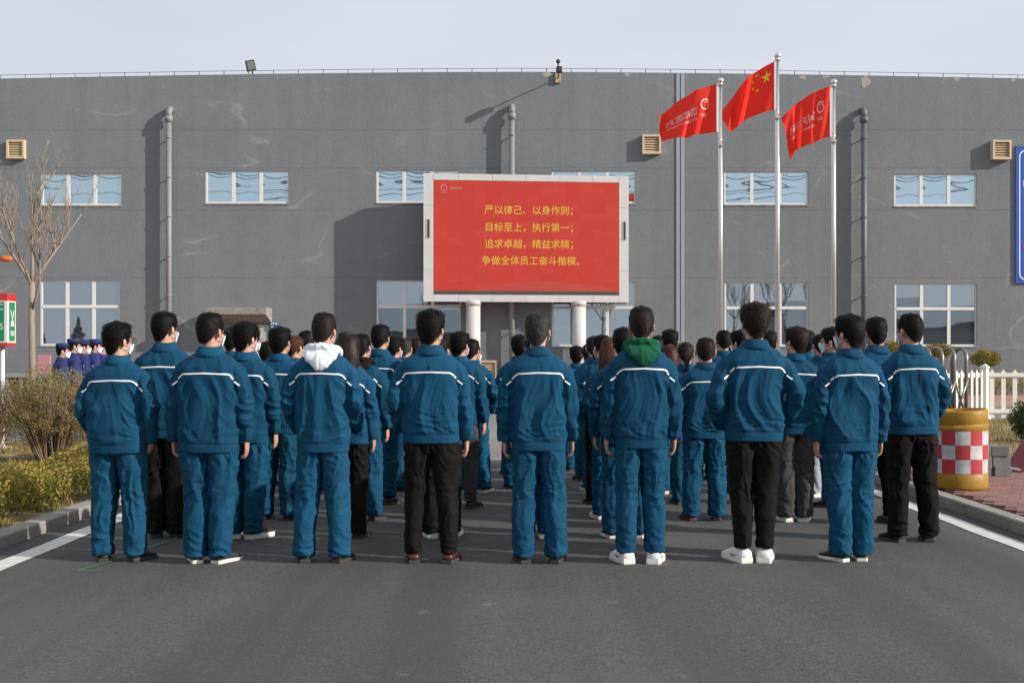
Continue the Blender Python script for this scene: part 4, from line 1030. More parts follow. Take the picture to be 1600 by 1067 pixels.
def make_shoe(name, kind):
    st = [(-.115, .028, .060, .070), (-.105, .036, .070, .075), (-.07, .039, .082, .072), (-.02, .040, .088, .058), (.03, .043, .070, .05), (.08, .048, .055, .046), (.12, .044, .042, .038), (.148, .028, .030, .026), (.158, .012, .022, .02)]
    if kind == 'sneaker': st = [(y*1.06, a*1.22, h*1.22+.006, t) for y, a, h, t in st]
    rings = []
    for (y, a, h, t) in st:
        rings.append([(a*math.copysign(abs(math.cos(q))**.75, math.cos(q)), y, max(.018, .018+(h-.018)*(.5+.5*math.sin(q))*1.0)) for q in np.linspace(0, 2*math.pi, 16, endpoint=False)])
    up = mesh(name, *loft_vf(rings), True)
    sole = MB(); out = [(y, a*1.06+.002) for y, a, h, t in st]
    ol = [(a, y) for y, a in out] + [(-a, y) for y, a in reversed(out)]
    n_ = len(ol); hh = .040 if kind == 'sneaker' else .026
    V = [(x*.97, y, .001) for x, y in ol] + [(x*1.02, y*1.012, .012) for x, y in ol] + [(x, y, hh-(.008 if y > .0 and kind != 'sneaker' else 0)) for x, y in ol]
    F = [tuple(range(n_-1, -1, -1)), tuple(range(2*n_, 3*n_))]
    for k in (0, n_):
        for i in range(n_): j = (i+1) % n_; F.append((k+i, k+j, k+n_+j, k+n_+i))
    so = mesh('sole', V, F)
    mkv = MB()
    for s in (-1, 1):
        x = s*.0585
        mkv.add([(x, -.075, .052), (x, -.03, .036), (x*1.03, .03, .056), (x, -.032, .047)], [(0, 1, 2, 3), (3, 2, 1, 0)])
    return up, so, mesh('mark', mkv.V, mkv.F)
SHOE = {'low': make_shoe('shoe', 'low'), 'sneaker': make_shoe('sneaker', 'sneaker')}

ARCH = {
 'a1': make_arch('a1', 1.12, 'fwd', 'pocket', 32, 2, 'loose', .125, 1, belly=.02, splay=20),
 'a2': make_arch('a2', 1.06, 'straight', 'straight', 25, 0, 'loose', .082, 2, splay=22, hem=.77),
 'a3': make_arch('a3', .98, 'fwd', 'fwd', 12, -4, 'loose', .13, 3, splay=15, hem=.77),
 'a4': make_arch('a4', 1.04, 'fwd', 'straight', 14, 0, 'slim', .125, 4, splay=10, hem=.83, tall_leg=.045),
 'a5': make_arch('a5', 1.0, 'straight', 'straight', 8, 3, 'loose', .115, 5, splay=12, hem=.78),
 'a6': make_arch('a6', .96, 'straight', 'straight', 4, -3, 'regular', .10, 6, splay=14, hem=.78, tall_leg=.05),
 'a7': make_arch('a7', 1.0, 'jacket', 'jacket', -6, 0, 'slim', .075, 7, splay=16, hem=.82, tall_leg=.075),
 'a8': make_arch('a8', 1.02, 'straight', 'straight', -25, 2, 'loose', .080, 8, splay=18, hem=.78),
 'a9': make_arch('a9', 1.0, 'fwd', 'fwd', -20, 0, 'regular', .12, 9, sh=.94, splay=14, hem=.82),
 'w1': make_arch('w1', .90, 'straight', 'straight', 6, 0, 'regular', .075, 10, sh=.90, splay=10, hem=.80),
 'w2': make_arch('w2', .92, 'fwd', 'straight', 22, 0, 'loose', .085, 11, sh=.90, splay=12, hem=.80),
}
SKIN_TOP = 1.752

def person(X, Y, H, arch, label, yaw=0, trousers='uniform_trousers', shoes=('low', 'shoe_dark', 'sole_dark'), hair=('tidy', 'hair'), mask='mask', glasses=False, hood=None, jacket='uniform', stripe=True, group='workers in blue standing in columns', cat='person', mark=None, wide=1.0):
    A = ARCH[arch]; k = H/SKIN_TOP
    wv = wide*random.uniform(.965, 1.03); p = obj('person', A['body'], M['skin'], None, (X, Y, 0.0), (R(random.uniform(-1.2, .6)), R(random.uniform(-1.0, 1.0)), R(-yaw))); p.scale = (k*wv, k*wv, k)
    tag(p, label, cat, group)
    j = obj('jacket', A['jacket'], M[jacket], p); obj('collar', A['collar'], M[jacket], j)
    if stripe:
        obj('reflective_stripe', A['stripe'], M['stripe'], j); obj('sleeve_stripe', A['sl'], M['stripe'], j); obj('sleeve_stripe', A['sr'], M['stripe'], j)
    obj('trousers', A['trousers'], M[trousers], p)
    hm = A['head'].matrix()
    if hair:
        h = obj('hair', HAIR[hair[0]], M[hair[1]], p); h.matrix_local = hm
    if mask: q = obj('face_mask', MASK, M[mask], p); q.matrix_local = hm
    if glasses: q = obj('glasses', GLASSES, M['glasses'], p); q.matrix_local = hm
    if hood: obj('hood', HOOD, M[hood], p)
    up, so, mkm = SHOE[shoes[0]]
    for s in (-1, 1):
        sp = R(A['splay'])*s
        sh_ = obj('shoe', up, M[shoes[1]], p, (s*A['stance']+.052*math.sin(sp), .040, 0), (0, 0, -sp)); obj('sole', so, M[shoes[2]], sh_)
        if mark: obj('mark', mkm, M[mark], sh_)
    return p
WS = ('sneaker', 'shoe_white', 'sole_white'); BR = ('low', 'shoe_brown', 'sole_dark'); DK = ('low', 'shoe_dark', 'sole_dark'); DW = ('sneaker', 'shoe_dark', 'sole_white'); GS = ('sneaker', 'shoe_grey', 'sole_white'); TN = ('low', 'shoe_tan', 'sole_dark')
P_ = person
# front row, left to right
P_(-2.76, 8.50, 1.665, 'a1', 'stout man in blue at the left end of the front row', 4, hair=('messy', 'hair'), glasses=True, shoes=DK)
P_(-2.12, 8.42, 1.735, 'a2', 'man in blue jacket and trousers, second from left in front row, white-soled shoes', 2, hair=('crop', 'hair'), glasses=True, shoes=('low', 'shoe_dark', 'sole_white'))
P_(-1.34, 8.45, 1.735, 'a3', 'man in blue with a white hood hanging over his collar', 3, hair=('crop', 'hair_dark'), hood='hood_white', shoes=DK)
P_(-0.58, 8.42, 1.745, 'a4', 'front row man in faded black trousers and brown leather shoes', 2, trousers='brownblack', hair=('messy', 'hair'), shoes=BR)
P_(0.17, 8.42, 1.735, 'a5', 'grey-haired man in blue standing in the middle of the front row', 0, hair=('tidy', 'hair_grey'), shoes=DK)
P_(0.86, 8.40, 1.775, 'a6', 'front row man in blue with a green hood and white sneakers', -1, hair=('tidy', 'hair_dark'), hood='hood_green', shoes=WS, mark='logo_black')
P_(1.65, 8.45, 1.795, 'a7', 'tall man in black jeans and chunky white sneakers, hands in jacket pockets', -2, trousers='brownblack', hair=('messy', 'hair_dark'), shoes=WS, mark='logo_red')
P_(2.34, 8.50, 1.72, 'a8', 'front row man in blue turned to the left, low white-edged shoes', -10, hair=('full', 'hair'), shoes=('low', 'shoe_dark', 'sole_white'))
P_(3.07, 9.40, 1.765, 'a9', 'man in blue jacket and black trousers at the right end beside the yellow barrel', -4, trousers='black_cloth', hair=('crop', 'hair'), shoes=DK, mask='mask')
# first column behind the stout man
P_(-2.75, 9.62, 1.785, 'a2', 'tall man in blue jacket and black trousers behind the stout man', 3, trousers='black_cloth', hair=('tidy', 'hair'), shoes=DK)
P_(-2.74, 11.8, 1.72, 'a5', 'man partly hidden behind the second man of the front row, wearing glasses', 18, glasses=True)
P_(-2.75, 12.6, 1.735, 'a8', 'man with glasses and mask seen between the heads left of the canopy door', 60, glasses=True, hair=('full', 'hair'))
P_(-2.78, 13.5, 1.60, 'w1', 'short dark-haired person deep in the leftmost column below the blue door sign', 5, hair=('full', 'hair'))
P_(-2.72, 15.2, 1.71, 'a5', 'dark-haired man at the far end of the leftmost column', 6)
# second column
P_(-2.13, 9.57, 1.70, 'a2', 'man in blue with black and white sneakers behind the second man of the front row', 8, hair=('full', 'hair'), shoes=DW, mark='stripe')
P_(-2.09, 10.7, 1.69, 'a5', 'man in blue with neat black hair left of the white-hooded man, third in his column', 8, hair=('full', 'hair'), shoes=DK)
P_(-2.13, 11.8, 1.645, 'w2', 'woman with a brown ponytail left of the white-hooded man', 14, hair=('pony', 'hair_brown'))
P_(-2.2, 12.9, 1.71, 'a6', 'man mostly hidden behind the left shoulder of the white-hooded man', 4)
P_(-2.10, 15.2, 1.745, 'a5', 'far dark head above the long-haired woman near the white-hooded man', 4)
P_(-2.12, 14.1, 1.66, 'a6', 'man hidden between the long-haired woman and the heads behind her', 4)
# third column
P_(-1.30, 9.60, 1.615, 'w1', 'woman with long dark brown hair and black trousers behind the white-hooded man', 6, trousers='black_cloth', hair=('long', 'hair_dark'), shoes=DK)
P_(-1.33, 10.65, 1.635, 'a5', 'man with thinning crown and a black hood over his blue jacket', 10, hair=('crop', 'hair'), hood='hood_black', shoes=DK)
P_(-1.32, 11.8, 1.745, 'a6', 'tall slim man in blue behind the black-hooded man', 12, hair=('tidy', 'hair'), shoes=DK)
P_(-1.30, 12.95, 1.65, 'a2', 'man in blue between the tall slim man and the grey-haired head behind him', 6, hair=('full', 'hair'))
P_(-1.29, 14.1, 1.655, 'a5', 'grey-haired man far back, left of the man in faded black trousers', 10, hair=('crop', 'hair_grey'))
P_(-1.26, 15.2, 1.67, 'a6', 'farthest head in the column left of the screen column', 14, hair=('crop', 'hair_dark'))
# fourth column
P_(-0.58, 9.60, 1.60, 'w2', 'person in black trousers and white sneakers hidden behind the man with brown shoes', 0, trousers='black_cloth', shoes=WS)
P_(-0.70, 10.7, 1.60, 'w1', 'person in pale denim and white shoes seen between the black trouser legs', 2, trousers='paleblue', shoes=WS)
P_(-0.53, 11.5, 1.665, 'a4', 'man with swirled black hair and grey trousers right of the man with brown shoes', 16, trousers='grey_cloth', hair=('full', 'hair'), shoes=DK)
P_(-0.45, 12.8, 1.62, 'a3', 'man in blue with black sneakers by the gap in the middle, elbows bent', 4, shoes=DW, mark='stripe', hair=('tidy', 'hair'))
P_(-0.55, 15.2, 1.605, 'a8', 'farthest person by the left screen column, close-cropped head turned right', 75, hair=('crop', 'hair_dark'))
P_(-0.60, 14.0, 1.62, 'a5', 'man hidden behind the man with swirled black hair', 3, shoes=DK)
# fifth column
P_(0.17, 9.57, 1.62, 'w1', 'person in blue with white shoes hidden behind the grey-haired man', 0, shoes=WS)
P_(0.06, 13.2, 1.67, 'a5', 'dark-haired man just left of the grey-haired man, far back', -2, hair=('full', 'hair'))
P_(0.03, 14.8, 1.66, 'a3', 'farthest man in the middle column, left of the grey-haired man', -3, hair=('tidy', 'hair_dark'))
P_(0.20, 10.7, 1.60, 'w2', 'person third in the middle column, hidden behind the grey-haired man', 0, shoes=DK)
P_(0.20, 11.9, 1.60, 'a6', 'person fourth in the middle column, hidden behind the grey-haired man', 0, shoes=DK)
# sixth column
P_(0.87, 9.6, 1.66, 'a5', 'man in blue hidden behind the green-hooded man, dark white-soled shoes', 0, shoes=('low', 'shoe_dark', 'sole_white'))
P_(0.83, 10.7, 1.60, 'w2', 'woman with brown hair at the left shoulder of the green-hooded man', 0, hair=('long', 'hair_brown'), shoes=WS)
P_(0.86, 11.8, 1.645, 'a9', 'man in blue and black trousers between the middle man and the green-hooded man', -6, trousers='black_cloth', hair=('tidy', 'hair'), shoes=DK)
P_(0.86, 12.9, 1.66, 'w1', 'woman with a dark ponytail left of the green-hooded man', -6, hair=('pony', 'hair_dark'), shoes=DW)
P_(0.84, 14.1, 1.58, 'a6', 'dark head low between the two screen columns, second last of its column', -4)
P_(0.78, 15.3, 1.57, 'a5', 'farthest dark head beside the right screen column', -8, hair=('full', 'hair'))
# seventh column
P_(1.645, 10.62, 1.60, 'a5', 'older man with thinning brownish hair and tan shoes right of the green-hooded man', -2, hair=('crop', 'hair_dark'), shoes=TN, wide=1.06)
P_(1.65, 11.8, 1.58, 'w1', 'woman with a dark ponytail next to the older man with thinning hair', -4, hair=('pony', 'hair_dark'), shoes=DK)
P_(1.62, 12.7, 1.56, 'w2', 'woman with long reddish hair right of the green-hooded man', -4, hair=('long', 'hair_red'), shoes=DW)
P_(1.76, 13.9, 1.745, 'a5', 'tall man with round black hair above the reddish-haired woman', -8, hair=('full', 'hair'))
P_(1.80, 15.2, 1.70, 'a6', 'farthest head right behind the green-hooded man', -8)
# eighth column
P_(2.42, 10.55, 1.69, 'a8', 'man in charcoal trousers and grey sneakers right of the tall man in black jeans', -2, trousers='grey_cloth', hair=('full', 'hair_dark'), shoes=GS, mark='stripe')
P_(2.47, 11.8, 1.69, 'a5', 'man hidden behind the right shoulder of the tall man in black jeans', -6, hair=('full', 'hair'))
P_(2.38, 12.9, 1.71, 'a9', 'messy black-haired man just left of the tall man in black jeans', -22, hair=('messy', 'hair'), glasses=True)
P_(2.40, 14.1, 1.745, 'a6', 'man with round short hair between the older man and the tall man in black jeans', -8, hair=('crop', 'hair'))
P_(2.68, 15.2, 1.73, 'a5', 'farthest head in the column left of the tall man in black jeans', -10)
# ninth column
P_(3.08, 10.4, 1.77, 'a4', 'tall man with brown shoes and a white shirt collar behind the man turned left', -14, trousers='black_cloth', hair=('tidy', 'hair'), shoes=TN)
P_(3.05, 11.6, 1.71, 'a8', 'man whose face shows in profile left of the man turned left', -38, hair=('full', 'hair'))
P_(3.11, 12.4, 1.675, 'w1', 'woman with a low dark ponytail and light grey trousers', -8, trousers='lightgrey', hair=('pony', 'hair'), shoes=('sneaker', 'shoe_white', 'sole_white'))
P_(3.12, 13.1, 1.72, 'a5', 'dark-haired man peeking out behind the man in charcoal trousers', -14, hair=('full', 'hair'))

# ------------------------------------------------------------------ firefighters at the left
cv = MB().add(*loft_vf([sring(0, -.006, .060, .083, .103, 28, 2), sring(0, -.006, .085, .086, .106, 28, 2), sring(0, -.006, .118, .088, .108, 28, 2), sring(0, -.010, .132, .080, .098, 28, 2), sring(0, -.012, .140, .05, .06, 28, 2)]))
pk = [(.075*math.cos(a), .075+.062*math.sin(a), .066-.018*math.sin(a)) for a in np.linspace(0, math.pi, 14)]
cv.add(pk + [(x, y, z-.006) for x, y, z in pk], [tuple(range(14)), tuple(range(27, 13, -1))] + [(i, i+1, i+15, i+14) for i in range(13)])
CAP = mesh('cap', cv.V, cv.F, True)
cb = MB().add([(-.022, .103, .078), (.022, .103, .078), (.022, .103, .108), (-.022, .103, .108)], [(0, 1, 2, 3)]); CAPB = mesh('cap_badge', cb.V, cb.F)
bt = MB().add(*loft_vf([sring(0, -.006, z_, a_, b_, 40, 2.7) for z_, a_, b_ in ((.955, .200, .143), (.955, .214, .157), (1.0, .214, .157), (1.0, .200, .143))])); BELT = mesh('belt', bt.V, bt.F)
EYE = mesh('eye', *ellip_vf((0, 0, 0), (.012, .008, .006), 10, 8), True)
M['badge'] = mat('badge_print', (0.55, 0.52, 0.55), 0.6); M['badge_red'] = mat('cap_badge_red', (0.5, 0.12, 0.12), 0.5); M['belt'] = mat('black_belt', (0.012, 0.012, 0.013), 0.5); M['eye'] = mat('eye', (0.02, 0.015, 0.012), 0.2)
FF = (('first firefighter from the left, shortest, with a shoulder patch, by the tree', 95, 20.0, 1.665, 62), ('second firefighter from the left, tallest of the line in navy', 114, 20.6, 1.755, 58),
      ('third firefighter from the left in navy uniform and white mask', 130, 21.2, 1.745, 55), ('fourth firefighter from the left in navy uniform and cap', 146, 21.9, 1.765, 60), ('last firefighter of the line, beside the head of the stout man', 161, 22.5, 1.735, 56))
for label, px, Y, H, yw in FF:
    p = person(FX(px, Y), Y, H, 'a5', label, yw, trousers='navy', jacket='navy', stripe=False, hair=('crop', 'hair'), mask='mask_white', group='firefighters lined up beyond the bush', cat='firefighter')
    hm = ARCH['a5']['head'].matrix()
    c = obj('cap', CAP, M['navy'], p); c.matrix_local = hm; obj('cap_badge', CAPB, M['badge_red'], c)
    obj('belt', BELT, M['belt'], p)
    for s_ in (-1, 1):
        e = obj('eye', EYE, M['eye'], p); e.matrix_local = hm @ Matrix.Translation((s_*.032, .094, .006))
    b_ = MB().box(.05, .12, .128, .136, 1.27, 1.295).build('chest_badge', M['badge'], p); 
    b2 = MB().add([(-.302, -.03, 1.22), (-.302, .03, 1.22), (-.300, .035, 1.28), (-.298, 0, 1.30), (-.300, -.035, 1.28)], [(0, 1, 2, 3, 4), (4, 3, 2, 1, 0)]).build('shoulder_patch', M['badge'], p)

# ------------------------------------------------------------------ vegetation
def leaf_mesh(name, P, size, up=0.3, tint=None, rng=RNG, fold=True):
    n = len(P); P = np.asarray(P, float)
    a = rng.normal(size=(n, 3)); a[:, 2] += up; a /= np.linalg.norm(a, axis=1)[:, None]
    b = rng.normal(size=(n, 3)); b -= a*np.sum(a*b, 1)[:, None]; b /= np.linalg.norm(b, axis=1)[:, None]
    c = np.cross(a, b); L = size*rng.uniform(.6, 1.3, n)[:, None]; Wd = L*rng.uniform(.38, .6, n)[:, None]
    V = np.stack([P-b*L*.5, P+c*Wd*.5+a*Wd*.12, P+b*L*.5, P-c*Wd*.5+a*Wd*.12], 1).reshape(-1, 3)
    me = bpy.data.meshes.new(name); me.vertices.add(4*n); me.vertices.foreach_set('co', V.ravel())
    me.loops.add(4*n); me.loops.foreach_set('vertex_index', np.arange(4*n)); me.polygons.add(n)
    me.polygons.foreach_set('loop_start', np.arange(0, 4*n, 4)); me.update(calc_edges=True)
    t = tint if tint is not None else rng.random(n)
    at = me.attributes.new('tint', 'FLOAT', 'POINT'); at.data.foreach_set('value', np.repeat(t, 4).astype(np.float32))
    return me
M['leaf_hedge'] = leaf_mat('hedge_leaf', (0.07, 0.085, 0.012), (0.24, 0.21, 0.025), (0.42, 0.29, 0.06))
M['leaf_bush'] = leaf_mat('bush_leaf', (0.15, 0.13, 0.045), (0.29, 0.235, 0.095), (0.38, 0.26, 0.12))
M['leaf_red'] = leaf_mat('red_bush_leaf', (0.07, 0.06, 0.02), (0.14, 0.09, 0.03), (0.22, 0.06, 0.04))
M['leaf_gold'] = leaf_mat('gold_shrub_leaf', (0.09, 0.095, 0.01), (0.21, 0.18, 0.015), (0.34, 0.23, 0.02))
M['leaf_green'] = leaf_mat('green_bush_leaf', (0.02, 0.045, 0.012), (0.045, 0.085, 0.02), (0.09, 0.12, 0.03))
M['grass'] = leaf_mat('grass_blade', (0.10, 0.10, 0.03), (0.24, 0.19, 0.075), (0.38, 0.29, 0.14))
M['bark'] = mat('pale_bark', (0.33, 0.265, 0.205), 0.9, noise=(7, 0.7, (0.22, 0.175, 0.135), (1, 1, 0.3)), bump=(30, 0.6, 0.01))
M['twig'] = mat('brown_twig', (0.21, 0.145, 0.10), 0.9)

def stems(n, base_r, spread, h, r0, seed):
    rg = random.Random(seed); mb = MB()
    for _ in range(n):
        a = rg.uniform(0, 2*math.pi); q = math.sqrt(rg.random()); bx, by = base_r*q*math.cos(a), base_r*q*math.sin(a)
        tx, ty, tz = spread*q*math.cos(a+rg.gauss(0, .3)), spread*q*math.sin(a+rg.gauss(0, .3)), h*rg.uniform(.65, 1.0)*(1-.25*q*q)
        mid = ((bx*.55+tx*.45)+rg.gauss(0, .02), (by*.55+ty*.45)+rg.gauss(0, .02), tz*.55)
        mb.tube([(bx, by, 0), mid, (tx, ty, tz)], [r0, r0*.7, r0*.25], 5)
        for _k in range(3):
            t = rg.uniform(.45, .9); px = mid[0]*(1-t)+tx*t; py = mid[1]*(1-t)+ty*t; pz = mid[2]*(1-t)+tz*t
            mb.tube([(px, py, pz), (px+rg.gauss(0, .10), py+rg.gauss(0, .10), pz+rg.uniform(.08, .2))], [r0*.35, r0*.12], 4)
    return mb
def clumpy(n, c, r, seed, shell_=0.55, zmin=-1.0):
    """points in a lumpy ellipsoid, denser towards its skin"""
    rg = np.random.default_rng(seed); out = []
    while sum(len(o) for o in out) < n:
        d = rg.normal(size=(n*2, 3)); d /= np.linalg.norm(d, axis=1)[:, None]; rad = shell_+(1-shell_)*rg.random(n*2)**.6
        lump = 1+.20*pnoise(d*2.3+seed)+.10*pnoise(d*5+seed)
        keep = (pnoise(d*4.5+seed*3+rad[:, None]*2) > -.22) & (d[:, 2]*rad > zmin)
        out.append((d*(rad*lump)[:, None])[keep])
    q = np.concatenate(out)[:n]; return q*np.array(r)+np.array(c)

def bush(name, X, Y, z0, rx, h, label, leafm, nleaf, size, seed, bare=.35, nst=40, spread=.85):
    t = empty(name, (X, Y, z0), 0, label, 'bush')
    stems(nst, .14*rx/.5, rx*spread, h*.95, .011, seed).build('stem', M['twig'], t)['kind'] = 'stuff'
    P = clumpy(nleaf, (0, 0, h*(bare+(1-bare)/2)), (rx, rx*.9, h*(1-bare)/2*1.04), seed, .35)
    rg = np.random.default_rng(seed); tint = np.clip(.5+.28*pnoise(P*5+seed)+.18*rg.normal(size=nleaf), 0, 1)
    o = obj('foliage', leaf_mesh('foliage', P, size, .3, tint), M[leafm], t); o['kind'] = 'stuff'
    return t
bush('round_bush', -5.98, 15.7, .07, .68, 1.22, 'large round olive-brown bush with bare stems on the left lawn', 'leaf_bush', 26000, .024, 4, .18, 150)
bush('red_tipped_bush', -7.42, 17.0, .07, .62, 1.02, 'red-tipped bush at the left edge under the assembly sign', 'leaf_red', 9000, .034, 6, .2, 40)
bush('green_bush', 8.25, 19.4, .08, .36, .68, 'dark green bush at the right edge in front of the fence', 'leaf_green', 6000, .042, 9, .02, 26)
def topiary(px, Y, zc, rx, rz, label, seed):
    t = empty('ball_shrub', (FX(px, Y), Y, .1), 0, label, 'shrub', 'golden ball shrubs along the building')
    stems(10, .05, rx*.7, zc, .014, seed).build('stem', M['twig'], t)['kind'] = 'stuff'
    P = clumpy(3200, (0, 0, zc-.1), (rx, rx, rz), seed, .4)
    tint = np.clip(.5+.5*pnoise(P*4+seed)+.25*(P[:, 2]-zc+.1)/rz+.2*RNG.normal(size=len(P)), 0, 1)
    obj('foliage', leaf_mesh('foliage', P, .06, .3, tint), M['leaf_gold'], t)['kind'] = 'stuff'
topiary(1540, 40.0, 1.40, .50, .30, 'golden ball shrub behind the white fence post', 51)
topiary(1468, 40.5, 1.68, .55, .24, 'golden ball shrub behind the right-end man and the folding gate', 52)
topiary(1396, 40.5, 1.72, .50, .26, 'golden ball shrub under the left corner of the right-hand lower window', 53)
topiary(1291, 41.0, 1.62, .40, .24, 'golden ball shrub behind the ponytailed woman in light grey trousers', 54)
topiary(1064, 41.0, 1.72, .36, .24, 'golden ball shrub at the foot of the wall expansion joint', 55)
def hedge(name, x0, x1, y0, y1, z0, h, n, size, leafm, label, seed, lump=.12):
    rg = np.random.default_rng(seed)
    t = empty(name, ((x0+x1)/2, (y0+y1)/2, z0), 0, label, 'hedge')
    P = np.stack([rg.uniform(x0, x1, n), rg.uniform(y0, y1, n), rg.random(n)**.55], 1)
    top = h*(1+lump*2.2*pnoise(np.stack([P[:, 0]*2.2, P[:, 1]*2.2, np.full(n, seed)], 1))+lump*pnoise(np.stack([P[:, 0]*6, P[:, 1]*6, np.full(n, seed+.5)], 1)))
    wob = .10*pnoise(np.stack([P[:, 1]*2.5, P[:, 2]*2, np.full(n, 3.3)], 1))
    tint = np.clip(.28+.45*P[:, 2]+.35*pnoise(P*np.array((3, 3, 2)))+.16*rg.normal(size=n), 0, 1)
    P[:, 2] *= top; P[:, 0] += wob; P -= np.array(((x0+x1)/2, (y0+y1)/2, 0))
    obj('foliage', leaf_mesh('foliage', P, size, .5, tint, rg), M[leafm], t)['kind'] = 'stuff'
    mb = MB(); r2 = random.Random(seed)
    for _ in range(int(60*max(x1-x0, y1-y0)/8)):
        bx, by = r2.uniform(x0, x1)-(x0+x1)/2, r2.uniform(y0, y1)-(y0+y1)/2
        mb.tube([(bx, by, 0), (bx+r2.gauss(0, .04), by+r2.gauss(0, .04), h*.5), (bx+r2.gauss(0, .09), by+r2.gauss(0, .09), h*.95)], [.007, .005, .002], 4)
    mb.build('stem', M['twig'], t)['kind'] = 'stuff'
hedge('low_hedge', -4.75, -4.10, 7.6, 16.2, .07, .36, 26000, .042, 'leaf_hedge', 'low yellow-green hedge along the left kerb', 61, .2)
hedge('wall_hedge', -19, 20, 43.3, 44.3, .1, .56, 24000, .085, 'leaf_hedge', 'long clipped yellow-green hedge at the foot of the factory wall', 62, .05)
def blades(name, x0, x1, y0, y1, z, n, seed, hh=.07):
    rg = np.random.default_rng(seed); x = rg.uniform(x0, x1, n); y = rg.uniform(y0, y1, n)
    keep = pnoise(np.stack([x*1.2, y*1.2, np.full(n, seed)], 1)) > -.35; x, y = x[keep], y[keep]; n = len(x)
    a = rg.uniform(0, 2*math.pi, n); h = hh*rg.uniform(.4, 1.2, n); l = h*rg.uniform(.2, .9, n); w = .006
    dx, dy = np.cos(a), np.sin(a)
    V = np.stack([np.stack([x-dy*w, y+dx*w, np.full(n, z)], 1), np.stack([x+dy*w, y-dx*w, np.full(n, z)], 1), np.stack([x+dx*l, y+dy*l, z+h], 1)], 1).reshape(-1, 3)
    me = bpy.data.meshes.new(name); me.vertices.add(3*n); me.vertices.foreach_set('co', V.ravel()); me.loops.add(3*n); me.loops.foreach_set('vertex_index', np.arange(3*n))
    me.polygons.add(n); me.polygons.foreach_set('loop_start', np.arange(0, 3*n, 3)); me.update(calc_edges=True)
    t = np.clip(.55+.4*pnoise(np.stack([x*.9, y*.9, np.full(n, 2.2)], 1))+.2*rg.normal(size=n), 0, 1)
    me.attributes.new('tint', 'FLOAT', 'POINT').data.foreach_set('value', np.repeat(t, 3).astype(np.float32))
    o = obj(name, me, M['grass']); o['label'] = 'dry yellow-green grass on the %s lawn' % ('left' if x0 < 0 else 'right'); o['category'] = 'grass'; stuff(o)
blades('grass', -10.5, -4.05, 9, 19.3, .07, 60000, 71); blades('grass', 4.3, 13, 15.25, 26.8, .08, 42000, 72)

# bare tree
def bare_tree(name, seed, height, fork, r0, label, loc, group=None, scale=1.0, meshes=None):
    t = empty(name, loc, 0, label, 'tree', group); t.scale = (scale,)*3
    if meshes is None:
        rg = random.Random(seed); tr_ = MB(); br = MB()
        tr_.tube([(0, 0, -.05), (.01, .0, fork*.4), (-.015, .01, fork*.75), (0, 0, fork)], [r0*1.15, r0, r0*.92, r0*.85], 12)
        def grow_branch(p, d, L, r, lev):
            pts = [p]; q = np.array(p); dd = np.array(d); k = 5
            for i in range(k):
                dd = dd + np.array((rg.gauss(0, .10), rg.gauss(0, .10), .10)); dd /= np.linalg.norm(dd); q = q+dd*L/k; pts.append(tuple(q))
            br.tube(pts, [r*(1-.72*i/k) for i in range(k+1)], 7 if lev < 2 else 4)
            if lev >= 3: return
            for i in range((6, 5, 2)[lev]):
                tt = rg.uniform(.28, .98); j = min(k-1, int(tt*k)); p0 = np.array(pts[j])+(np.array(pts[j+1])-np.array(pts[j]))*(tt*k-j)
                a = rg.uniform(0, 2*math.pi); sd = np.array((math.cos(a), math.sin(a), rg.uniform(.5, 1.3))); nd = dd*.8+sd*.55; nd /= np.linalg.norm(nd)
                grow_branch(tuple(p0), nd, L*rg.uniform(.42, .68)*(1.1-.3*tt), r*(1-.7*tt)*.62+.002, lev+1)
        for i, a in enumerate((2.9, .35, 1.5, 4.4, 5.4)):
            z = fork*(1, .985, 1.0, .97, .82)[i]; lean = (.62, .55, .15, .4, .8)[i]
            grow_branch((0, 0, z-.03), (math.cos(a)*lean, math.sin(a)*lean, .9), (height-fork)*(.9, .85, .98, .8, .72)[i], r0*(.55, .55, .62, .45, .45)[i], 0)
        meshes = (mesh('trunk', tr_.V, tr_.F, True), mesh('crown', br.V, br.F, True))
    obj('trunk', meshes[0], M['bark'], t); obj('crown', meshes[1], M['bark'], t)
    return meshes
TM = bare_tree('bare_tree', 5, 4.7, 2.75, .060, 'slender leafless tree with upright twigs on the left lawn', (FX(50, 22), 22.0, .05))
# trees and a shed behind the camera, seen mirrored in the ground-floor windows
for i, (x, y, sc_, rz) in enumerate(((7.5, -15, 1.75, 0), (12.5, -17, 1.9, 2), (19.5, -16, 1.85, 4), (23.5, -18, 2.0, 1), (27, -17, 1.8, 3), (-7.5, -22, 1.6, 5))):
    bare_tree('bare_tree', 5, 4.7, 2.75, .064, 'leafless roadside tree behind the viewer, %s of those mirrored in the ground-floor windows' % ('second from left', 'third from left', 'fourth from left', 'fifth from left', 'rightmost', 'leftmost')[i], (x, y, -.02), 'roadside trees mirrored in the windows', sc_, TM)
shd = empty('gabled_shed', (0, -34, 0), 0, 'long gabled grey shed behind the viewer, mirrored in the ground-floor windows', 'building')
g = MB()
for x0, x1, e, rdg in ((-22, 3, 4.6, 7.2), (28, 62, 5.2, 7.6)):
    g.add([(x0, 0, 0), (x1, 0, 0), (x1, 0, e), (x0, 0, e), (x0, -14, 0), (x1, -14, 0), (x1, -14, e), (x0, -14, e)], [(0, 3, 2, 1), (0, 4, 7, 3), (1, 2, 6, 5), (4, 5, 6, 7)])
g.build('wall', mat('shed_wall', (0.16, 0.18, 0.19), 0.8), shd)
g = MB()
